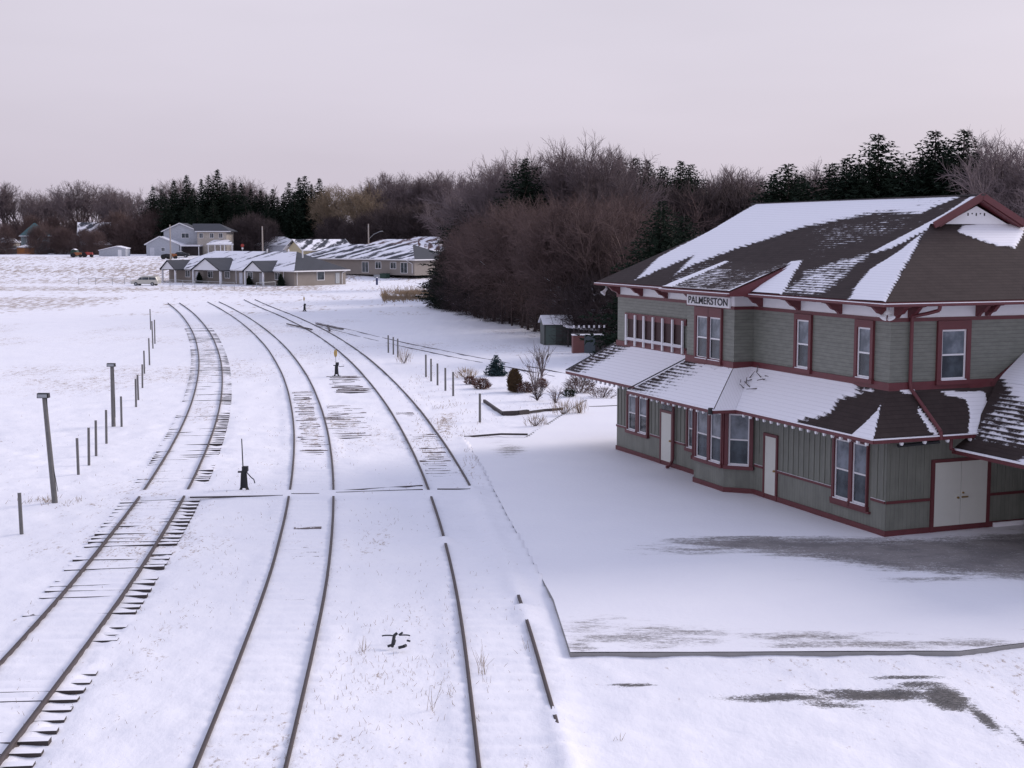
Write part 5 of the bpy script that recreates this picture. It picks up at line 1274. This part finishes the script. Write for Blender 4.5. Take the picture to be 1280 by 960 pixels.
# houses in the far left thicket
t = far_house(31, 392, .35, 7.5, 7, 5.0, 8.6, 'greyside', ('roof_green', 'roof_green'), 'grey green house with a steep teal roof in the far left thicket', over=.5)
hwindow(t, 2, 2.9, 1, 1.2); hwindow(t, 5, 2.9, 1, 1.2)
t = hip_house('cabin', bearing(25, 385), 385, .1, 3.8, 4, 1.9, 2.6, 'orangewood', ('roof_white', 'roof_white'), 'small orange sided cabin before the teal roofed house', 'cabin', over=.25)
t = hip_house('cabin', bearing(12, 388), 388, .0, 3.6, 3.5, 1.5, 2.2, 'greenwood', ('roof_green', 'roof_green'), 'tiny faded green hut left of the orange cabin', 'hut', over=.2)
t = far_house(103, 392, .25, 8, 8, 5.2, 8.8, 'whiteside', ('roof_dark', 'roof_dark'), 'white two storey house with a snow flecked steep roof among brown trees', over=.5, hip=False)
hwindow(t, 2, 3.2, 1, 1.3); hwindow(t, 5.5, 3.2, 1, 1.3); hwindow(t, 2, .9, 1, 1.3)
t = far_house(118, 384, .25, 5, 4, 2.6, 3.9, 'brick', ('roof_red', 'roof_white'), 'low brick annex with a snowy roof right of the white house', over=.4)
t = far_house(-24, 400, .1, 10, 8, 3.2, 5.8, 'creamside', ('roof_dark', 'roof_dark'), 'beige bungalow among the thicket at the far left edge', over=.5)
t = far_house(322, 372, 0, 11, 8, 2.6, 4.8, 'whiteside', ('roof_white', 'roof_white'), 'pale house with a snowy roof deep behind the dark conifers', over=.5)

# ------------------------------------------------------------------ vehicles
def car(name, x, y, rz, label, body, van=False, L_=4.9, group=None, cat='car', Hh_=1.75):
    t = empty(name, (x, y, gz(x, y) - .02), label, cat, rz, group)
    W2 = .93
    if van: pr = [(-.5*L_,.32),(-.5*L_,.72),(-.46*L_,.86),(-.31*L_,1.0),(-.17*L_,1.55),(-.08*L_,1.7),(.2*L_,Hh_),(.43*L_,1.68),(.49*L_,1.0),(.5*L_,.6),(.49*L_,.32)]
    else: pr = [(-.5*L_,.3),(-.5*L_,.66),(-.3*L_,.85),(-.15*L_,1.32),(.12*L_,1.4),(.3*L_,.98),(.48*L_,.9),(.5*L_,.3)]
    m = MB(); lowp = pr; m.prism(lowp, -W2, W2, 'y'); b = m.build('body', M[body], t)
    bv = b.modifiers.new('bevel', 'BEVEL'); bv.width = .09; bv.segments = 3; bv.limit_method = 'ANGLE'
    for s in (-1, 1):
        m = MB()
        if van: wins = [[(-.245*L_,1.08),(-.165*L_,1.45),(-.09*L_,1.52),(-.09*L_,1.08)],[(-.075*L_,1.08),(-.075*L_,1.53),(.16*L_,1.55),(.16*L_,1.08)],[(.18*L_,1.08),(.18*L_,1.55),(.41*L_,1.5),(.44*L_,1.08)]]
        else: wins = [[(-.24*L_,.9),(-.13*L_,1.2),(0,1.26),(0,.9)],[(.02*L_,.9),(.02*L_,1.26),(.13*L_,1.24),(.25*L_,.92)]]
        for q in wins: m.prism(q, s * W2, s * (W2 + .012), 'y')
        m.build('side_windows', M['glass'], t)
        for wx in (-.32 * L_, .30 * L_):
            w_ = MB(); w_.tube((wx, s * (W2 - .18), .33), (wx, s * (W2 + .02), .33), .34, n=18); o = w_.build('wheel', M['tyre'], t)
            r = MB(); r.tube((wx, s * (W2 + .021), .33), (wx, s * (W2 + .035), .33), .2, n=12); r.build('rim', M['galv'], o)
    m = MB(); m.prism([(-.485*L_, .62), (-.485*L_, .76), (-.51*L_, .74), (-.51*L_, .64)], -.85, -.5, 'y'); m.build('headlight', M['galv'], t)
    m = MB(); m.prism([(-.485*L_, .62), (-.485*L_, .76), (-.51*L_, .74), (-.51*L_, .64)], .5, .85, 'y'); m.build('headlight', M['galv'], t)
    m = MB(); m.box(-.20*L_, .4*L_, -.75, .75, (Hh_ if van else 1.4) - .02, (Hh_ if van else 1.4) + .03) if van else m.box(-.12*L_, .1*L_, -.7, .7, 1.4, 1.44); m.build('roof_rack' if van else 'lying_snow', M['snowm'] if not van else M[body], t)
    return t
car('minivan', bearing(185, 252), 252, -.12, 'champagne silver minivan parked at the left end of the bungalow row', 'van', True, 5.0, cat='van')
car('parked_car', bearing(67, 385), 385, .1, 'dark snow topped car parked under the far left thicket', 'iron', False, 4.6)
# machines on the snow
def machine(x, y, rz, label, col, name='tractor', cat='tractor', cab=True):
    t = empty(name, (x, y, gz(x, y)), label, cat, rz)
    m = MB(); m.prism([(-1.2, .5), (1.1, .5), (1.25, .8), (1.1, 1.15), (-.1, 1.25), (-1.2, 1.0)], -.4, .4, 'y'); m.build('body', M[col], t)
    for wx, r in ((-.75, .55), (.9, .36)):
        for s in (-1, 1):
            w_ = MB(); w_.tube((wx, s * .42, r), (wx, s * .68, r), r, n=14); w_.build('wheel', M['tyre'], t)
    if cab:
        c_ = MB(); c_.box(-1.1, -.1, -.5, .5, 1.25, 2.0); c_.build('cab', M['glass'], t); r_ = MB(); r_.box(-1.2, 0, -.55, .55, 2.0, 2.08); r_.build('roof', M[col], t)
    return t
machine(bearing(99, 338), 338, .2, 'orange and red garden tractor at the far left field edge', 'orangepaint', cab=False)
machine(bearing(113, 339), 339, .1, 'bright red compact tractor right of the orange one', 'redpaint', cab=False)
machine(bearing(211, 331), 331, .1, 'black machine with orange trim parked behind the left porch gable', 'iron', cab=False)
machine(bearing(217, 332), 332, .5, 'orange tractor beside the black machine near the utility pole', 'orangepaint', cab=False)
car('parked_car', bearing(228, 338), 338, .1, 'dark car with snow on its roof before the carport', 'iron', False, 4.4)
t = empty('covered_trailer', (bearing(97, 343), 343, gz(0, 343)), 'rounded dark green canvas shelter behind the orange tractor', 'shelter')
m = MB(); m.prism([(-.8, 0), (.8, 0), (.8, 1.1), (.55, 1.6), (0, 1.8), (-.55, 1.6), (-.8, 1.1)], -1, 1, 'y'); m.build('canvas', M['darkgreen'], t)
m = MB(); m.prism([(-.5, 1.64), (.5, 1.64), (0, 1.9)], -1, 1, 'y'); m.build('lying_snow', M['snowm'], t)

# ------------------------------------------------------------------ poles, signs, wire fences
def upole(px, d, top, label, lamp=False):
    x = bearing(px, d); h = top_at(top, d) - gz(x, d); t = empty('utility_pole', (x, d, gz(x, d)), label, 'pole', group='utility poles by the bungalows')
    m = MB(); m.tube((0, 0, -.3), (0, 0, h), .17, .12, 10); m.build('pole', M['pole'], t)
    m = MB(); m.box(-.06, .06, -.22, -.1, h - .7, h - .35); m.build('insulator', M['galv'], t)
    if lamp:
        m = MB(); m.path([(.1, 0, h - 3.2), (1.2, -.3, h - 2.2), (2.6, -.5, h - 1.6)], .05); m.build('lamp_arm', M['galv'], t)
        m = MB(); m.prism([(2.5, h - 1.66), (3.2, h - 1.62), (3.1, h - 1.5), (2.6, h - 1.5)], -.62, -.38, 'y'); m.build('lamp_head', M['galv'], t)
upole(216, 300, 281, 'pale wooden utility pole in front of the two storey house garage')
upole(330.5, 285, 283, 'bare utility pole rising behind the middle of the first bungalow row')
upole(462, 300, 280, 'utility pole with a curved street lamp arm above the second bungalow row', True)
t = empty('stop_sign', (bearing(305.5, 300), 300, gz(0, 300)), 'small red and white road sign on a post behind the bungalow roof', 'sign')
m = MB(); m.tube((0, 0, 0), (0, 0, 5.2), .06, n=8); m.build('post', M['galv'], t)
m = MB(); m.prism([(.38 * math.cos(PI/8 + i * PI/4), 5.3 + .38 * math.sin(PI/8 + i * PI/4)) for i in range(8)], -.08, -.062, 'y'); m.build('plate', M['redpaint'], t)
m = MB(); m.box(-.2, .2, -.08, -.062, 4.5, 4.85); m.build('plate', M['white'], t)
def wire_fence(pts, h, label):
    t = empty('chain_link_fence', (pts[0][0], pts[0][1], gz(*pts[0]) - .05), label, 'fence', group='low wire fences'); o = Vector((pts[0][0], pts[0][1], 0)); P = [Vector((a, b, 0)) - o for a, b in pts]
    for p in P:
        m = MB(); m.tube((p.x, p.y, 0), (p.x, p.y, h), .05, n=6); m.build('post', M['galv'], t)
    m = MB()
    for a, b in zip(P[:-1], P[1:]): m.tube((a.x, a.y, h), (b.x, b.y, h), .035, n=5)
    m.build('top_rail', M['galv'], t)
    m = MB()
    for a, b in zip(P[:-1], P[1:]):
        for k in range(1, 8): m.tube((a.x, a.y, h * k / 8), (b.x, b.y, h * k / 8), .004, n=3, caps=False)
        nn = int((b - a).length / .25)
        for k in range(1, nn): q = a.lerp(b, k / nn); m.tube((q.x, q.y, .02), (q.x, q.y, h), .004, n=3, caps=False)
    m.build('wire_mesh', M['galv'], t)
wire_fence([(bearing(x, d), d) for x, d in ((214.5, 248), (230.5, 244), (245.5, 241), (262, 238), (278, 235), (294.5, 232))], 1.25, 'low wire fence in front of the first two porch gables')
wire_fence([(bearing(x, d), d) for x, d in ((322, 233), (330, 234), (345.5, 238))], 1.2, 'short low wire fence before the small right porch')
wire_fence([(bearing(x, d), d) for x, d in ((101, 256), (122, 256), (143, 256), (158, 258), (166, 260))], 1.25, 'low wire fence left of the parked minivan')

# ------------------------------------------------------------------ sheds at the grove
t = empty('green_shed', (bearing(680, 114), 113.5, -.1), 'faded green wooden shed with snow on its roof under the grove', 'shed', .12)
m = MB(); m.box(0, 2.3, 0, 2.4, -.1, 1.75); m.prism([(0, 1.75), (2.4, 1.75), (1.2, 2.25)], 0, 2.3, 'x'); m.build('wall', M['greenwood'], t)
m = MB(); m.prism([(-.2, 1.70), (1.2, 2.30), (2.6, 1.70), (2.6, 1.80), (1.2, 2.42), (-.2, 1.82)], -.15, 2.45, 'x'); m.build('roof', M['snowm'], t)
m = MB(); m.box(.15, .95, -.04, -.002, 0, 1.6); m.build('door', plain('pale_green_paint', (.085, .115, .10), .6), t)
t = empty('lean_to', (bearing(709, 112), 112.0, -.1), 'dark open lean to joined right of the green shed', 'shelter', .12)
m = MB(); m.prism([(-.1, 1.55), (2.5, 1.25), (2.5, 1.42), (-.1, 1.75)], -.2, 2.2, 'y'); m.build('roof', M['snowm'], t)
m = MB(); m.box(0, 2.4, 1.9, 2.0, 0, 1.3); m.build('back_wall', M['timber'], t)
for x in (0, .75, 1.5, 2.3):
    m = MB(); m.box(x, x + .1, -.1, 0, 0, 1.35 - x * .03); m.build('post', M['timber'], t)
t = empty('metal_cabinet', (bearing(716, 106), 105.8, -.1), 'rusty red and grey metal cabinet standing before the dark lean to', 'cabinet', .1)
m = MB(); m.box(0, .85, 0, .8, -.05, 1.35); m.build('body', plain('faded_red_metal', (.17, .065, .06), .6, .25, 3), t)
m = MB(); m.box(.852, 1.7, .02, .8, -.05, 1.33); m.build('door', plain('blue_grey_metal', (.08, .10, .115), .5, .25, 3), t)
m = MB(); m.box(1.702, 2.3, .06, .8, -.05, 1.25); m.build('side_panel', M['timber'], t)
m = MB(); m.box(-.04, 2.34, -.03, .84, 1.352, 1.42); m.build('lying_snow', M['snowm'], t)
t = empty('picket_rail', (bearing(716, 109), 108.6, -.1), 'snow capped picket rail above and behind the metal cabinet', 'railing', .1)
for i in range(7):
    m = MB(); m.box(i * .4, i * .4 + .1, 0, .1, 0, 1.75); m.build('picket', M['timber'], t); m = MB(); m.box(i * .4 - .01, i * .4 + .11, -.01, .11, 1.75, 1.95); m.build('snow_cap', M['snowm'], t)
m = MB(); m.box(-.1, 2.7, .101, .16, 1.3, 1.4); m.build('rail', M['timber'], t)
# snow laden cut brush and leaning stems along the grove edge
m = MB(); rg2 = random.Random(4)
for i in range(150):
    f = rg2.random(); d = 166 - 50 * f; px = 572 + (700 - 572) * f; x = bearing(px, d) + rg2.uniform(-.5, 1.0); z = rg2.uniform(.0, .9); l = rg2.uniform(.8, 2.4); a = rg2.uniform(-.5, .5)
    m.beam((x, d, z), (x + l * math.cos(a), d + l * math.sin(a), z + rg2.uniform(-.25, .35)), .07, .06)
tag(m.build('cut_brush', M['bark_snow'], fix=False), 'long low pile of snow dusted cut branches along the grove edge', 'brush pile')
pst = [(594,156),(607,151),(618,147),(628,143),(640,140),(652,137),(660,134),(668,132),(676,130)]
for i, (px, d) in enumerate(pst):
    m = MB(); m.tube((0, 0, -.2), (random.uniform(-.35, .35), 0, random.uniform(1.9, 2.8)), random.uniform(.10, .19), .07, 8)
    o = m.build('tree_stump', M['bark_snow']); o.location = (bearing(px, d), d - 1.6, -.05)
    tag(o, f'dark bare trunk at the grove edge, {ORD[i]} from the left', 'trunk', 'dark trunks standing along the grove edge')

# ------------------------------------------------------------------ the garden bed
def at_ground(px, py):
    """(used once to lay the beds out) a ground point"""
    d = CAM_H * FPX / (py - 295); return bearing(px, d - .4), d - .4
tr, fo_ = conifer_meshes(801, 1.35, .72, .9, .14, .02, .22, .8); r_ = empty('small_blue_spruce', (-1.02, 88.5, -.1), 'small blue green spruce dusted with snow in the garden bed', 'tree'); np_mesh('trunk', tr[0], tr[1], M['bark'], r_); np_mesh('foliage', fo_[0], fo_[1], M['needle_blue'], r_)
rg3 = np.random.default_rng(9)
def shrub(x, y, r, h, n, mat, label, name='garden_shrub', up=.7, ln=(.15, .4), tw=.012, fill=True, stems=6):
    root = empty(name, (x, y, -.1), label, 'shrub', group='shrubs in the garden bed')
    th = rg3.uniform(0, 2 * PI, n); u = rg3.uniform(0, 1, n) ** .5; zz = rg3.uniform(0, 1, n)
    rr = u * r * np.sin(np.clip(zz * .85 + .15, 0, 1) * PI) ** .5 if fill else u * r * zz
    p = np.stack([np.cos(th) * rr, np.sin(th) * rr, zz * h * .9], 1); d = np.stack([np.cos(th), np.sin(th), np.full(n, up)], 1) + rg3.normal(size=(n, 3)) * .5; d /= np.linalg.norm(d, axis=1)[:, None]
    V, F = segs_to_mesh(p, p + d * rg3.uniform(ln[0], ln[1], n)[:, None], np.full(n, tw), np.full(n, tw * .4), 3); np_mesh('foliage', V, F, M[mat], root)
    a = rg3.uniform(0, 2 * PI, stems); e = np.stack([np.cos(a) * r * .6, np.sin(a) * r * .6, np.full(stems, h * .85)], 1); b = e * np.array([.1, .1, 0]); V, F = segs_to_mesh(b, e, np.full(stems, .025), np.full(stems, .01), 4); np_mesh('stem', V, F, M['bark'], root)
    return root
shrub(.15, 79.4, .40, 1.35, 2200, 'leaf_brown', 'upright rounded olive brown clipped shrub in the middle of the garden bed', ln=(.1, .2), tw=.02, up=1.2)
shrub(.75, 79.0, .42, .6, 480, 'leaf_red', 'low russet shrub leaning against the rounded brown one', ln=(.1, .25), tw=.016)
shrub(-1.75, 81.0, .50, .62, 420, 'leaf_red', 'russet leaved shrub with snow flecks beside the five posts', ln=(.1, .25), tw=.022)
shrub(-2.5, 83.4, .35, .5, 220, 'leaf_red', 'tiny russet shrub left of the larger russet one', ln=(.1, .2), tw=.02)
shrub(1.35, 79.6, .8, 1.9, 90, 'twig', 'leafless thin stemmed shrub right of the brown clipped shrub', fill=False, ln=(.3, .7), tw=.014, up=2)
shrub(1.75, 82.0, .35, .5, 260, 'leaf_red', 'small russet collar of leaves round the sapling foot', ln=(.1, .22), tw=.018)
shrub(1.35, 75.2, .7, .9, 160, 'twig_dark', 'dark twiggy shrub in front of the thin stemmed one', fill=False, ln=(.2, .5), tw=.012, up=1.1)
shrub(2.35, 74.0, .6, .8, 70, 'twig', 'sparse spreading twig shrub right of centre in the bed', fill=False, ln=(.2, .5), tw=.011, up=1.2)
shrub(3.85, 79.0, .8, .95, 700, 'twig_red', 'pale russet shrub by the station canopy corner', fill=True, ln=(.2, .4), tw=.012)
shrub(3.2, 77.0, .4, .4, 160, 'needle', 'dark green low shrub left of the pale russet one', ln=(.1, .25), tw=.02)
shrub(5.0, 76.5, .8, .55, 260, 'twig_red', 'low twiggy shrub nearest the station wall', ln=(.15, .3), tw=.012)
shrub(2.6, 68.8, .7, .55, 130, 'straw', 'tuft of straw coloured grass before the garden bed', 'grass_tuft', up=3, ln=(.2, .5), tw=.008)
shrub(3.4, 69.0, .4, .6, 80, 'straw', 'upright straw tuft right of the wide one', 'grass_tuft', up=4, ln=(.2, .5), tw=.008)
shrub(1.1, 64.9, .6, .4, 100, 'straw', 'low straw tuft on the snow in front of the bed', 'grass_tuft', up=3, ln=(.15, .35), tw=.008)
shrub(-2.9, 87.0, .8, .5, 160, 'straw', 'straw tuft at the upper left of the garden bed', 'grass_tuft', up=2.5, ln=(.15, .4), tw=.012)
shrub(-7.6, 97.5, .6, .75, 70, 'straw', 'straw tuft beside the right rail below the far three posts', 'grass_tuft', up=4, ln=(.3, .6), tw=.01)
m_ = bare_tree_meshes(820, 2.75, .30, .9, 3, (7, 4, 3), .012, .40); r_ = empty('sapling', (1.75, 82.3, -.1), 'slender leafless sapling standing in the garden bed', 'tree'); np_mesh('trunk', *m_[0], M['bark'], r_); np_mesh('crown', *m_[1], M['bark'], r_)
# bed edging
def edging(pts, label, w=.12, h=.16, z=-.03, mat='timber'):
    m = MB()
    for a, b in zip(pts[:-1], pts[1:]): m.beam((a[0], a[1], z), (b[0], b[1], z), w, h)
    tag(m.build('bed_edging', M[mat]), label, 'edging')
edging([(-1.5, 74.4), (-.9, 71.2), (-.45, 68.9)], 'dark timber edging running to the front corner of the garden bed')
edging([(-.45, 68.8), (.3, 69.05), (.8, 69.5)], 'short thick dark timber at the front corner of the garden bed', .2, .28)
edging([(.8, 69.5), (1.63, 70.38), (2.6, 70.9)], 'thin timber edging continuing right from the bed corner', .08, .12)
edging([(4.0, 71.6), (5.6, 72.1)], 'short edging timber near the station wall', .08, .1)
edging([(-2.1, 60.6), (-.5, 61.5), (.7, 61.4)], 'thin edge timber across the far end of the platform', .07, .08, .01)

# ------------------------------------------------------------------ dry grass (nobody could count it)
def blades(n, cx, cy, sx, sy, h, tw, out):
    x = rg3.normal(cx, sx, n); y = rg3.normal(cy, sy, n); cl = (fbm(x * .9, y * .5, 3) > .5); x = x[cl]; y = y[cl]; k = len(x)
    z = np.array([snow_z(a, b) for a, b in zip(x, y)]) - .01
    z = np.where(sdf(x, y, PL) > 0, -5, z)
    p = np.stack([x, y, z], 1); d = rg3.normal(size=(k, 3)) * .45 + np.array([0, 0, 1]); d /= np.linalg.norm(d, axis=1)[:, None]
    out.append((p, p + d * (h * rg3.uniform(.3, 1.2, k))[:, None], np.full(k, tw)))
ob = []
for a in ((260, -2.3, 31, 1.1, 3.5, .10, .005), (320, -2.6, 27, 1.0, 2.2, .12, .005), (260, -7.6, 32, .8, 6, .10, .005), (160, -11, 24, 1.3, 3, .10, .005), (700, -1.3, 58, .6, 4.5, .13, .007), (500, -3.4, 67, .6, 6, .14, .009),
          (240, -4, 42, .8, 5, .08, .006), (300, -9.8, 56, .9, 9, .09, .007), (260, -7.2, 60, .7, 6, .08, .007), (400, 2.8, 71, 2.5, 4, .10, .008), (400, -17, 60, 4, 18, .10, .007), (200, -15.5, 46, .5, .5, .2, .008), (260, 12.4, 26, 1.6, 2, .07, .005), (300, -15.5, 105, 2, 12, .12, .012), (200, -5.6, 84, .8, 6, .12, .01)):
    blades(*a, ob)
for cx, cy, n_, hh_ in ((-.66, 28.2, 10, .42), (-.62, 27.6, 14, .3), (.3, 29.2, 5, .32), (-1.15, 26.2, 6, .4), (-1.5, 25.4, 8, .38), (-3.2, 29.3, 14, .25), (-.5, 26.9, 5, .25), (1.9, 23.8, 6, .15)):
    p = np.stack([rg3.normal(cx, .05, n_), rg3.normal(cy, .12, n_), np.full(n_, -.1)], 1); d = rg3.normal(size=(n_, 3)) * .3 + np.array([0, 0, 1]); ob.append((p, p + d * (hh_ * rg3.uniform(.5, 1.1, n_))[:, None], np.full(n_, .0045)))
P0 = np.concatenate([o[0] for o in ob]); P1 = np.concatenate([o[1] for o in ob]); Rr = np.concatenate([o[2] for o in ob])
V, F = segs_to_mesh(P0, P1, Rr, Rr * .4, 3); tag(np_mesh('dry_grass', V, F, M['straw']), 'thin straw coloured grass stalks poking through the snow', kind='stuff')
n = 5200; f = rg3.uniform(0, 1, n); d = 205 + rg3.normal(0, 7, n) + 6 * f; x = (478 + 85 * f - 640) / FPX * d; k = fbm(x * .3, d * .12, 2) > .42
p = np.stack([x, d, np.full(n, -.1)], 1)[k]; dd_ = rg3.normal(size=(len(p), 3)) * .4 + np.array([0, 0, .8]); V, F = segs_to_mesh(p, p + dd_ * rg3.uniform(.2, .9, len(p))[:, None], np.full(len(p), .035), np.full(len(p), .015), 3)
tag(np_mesh('roadside_scrub', V, F, M['straw']), 'brown strip of dead scrub left of the grove', kind='stuff')
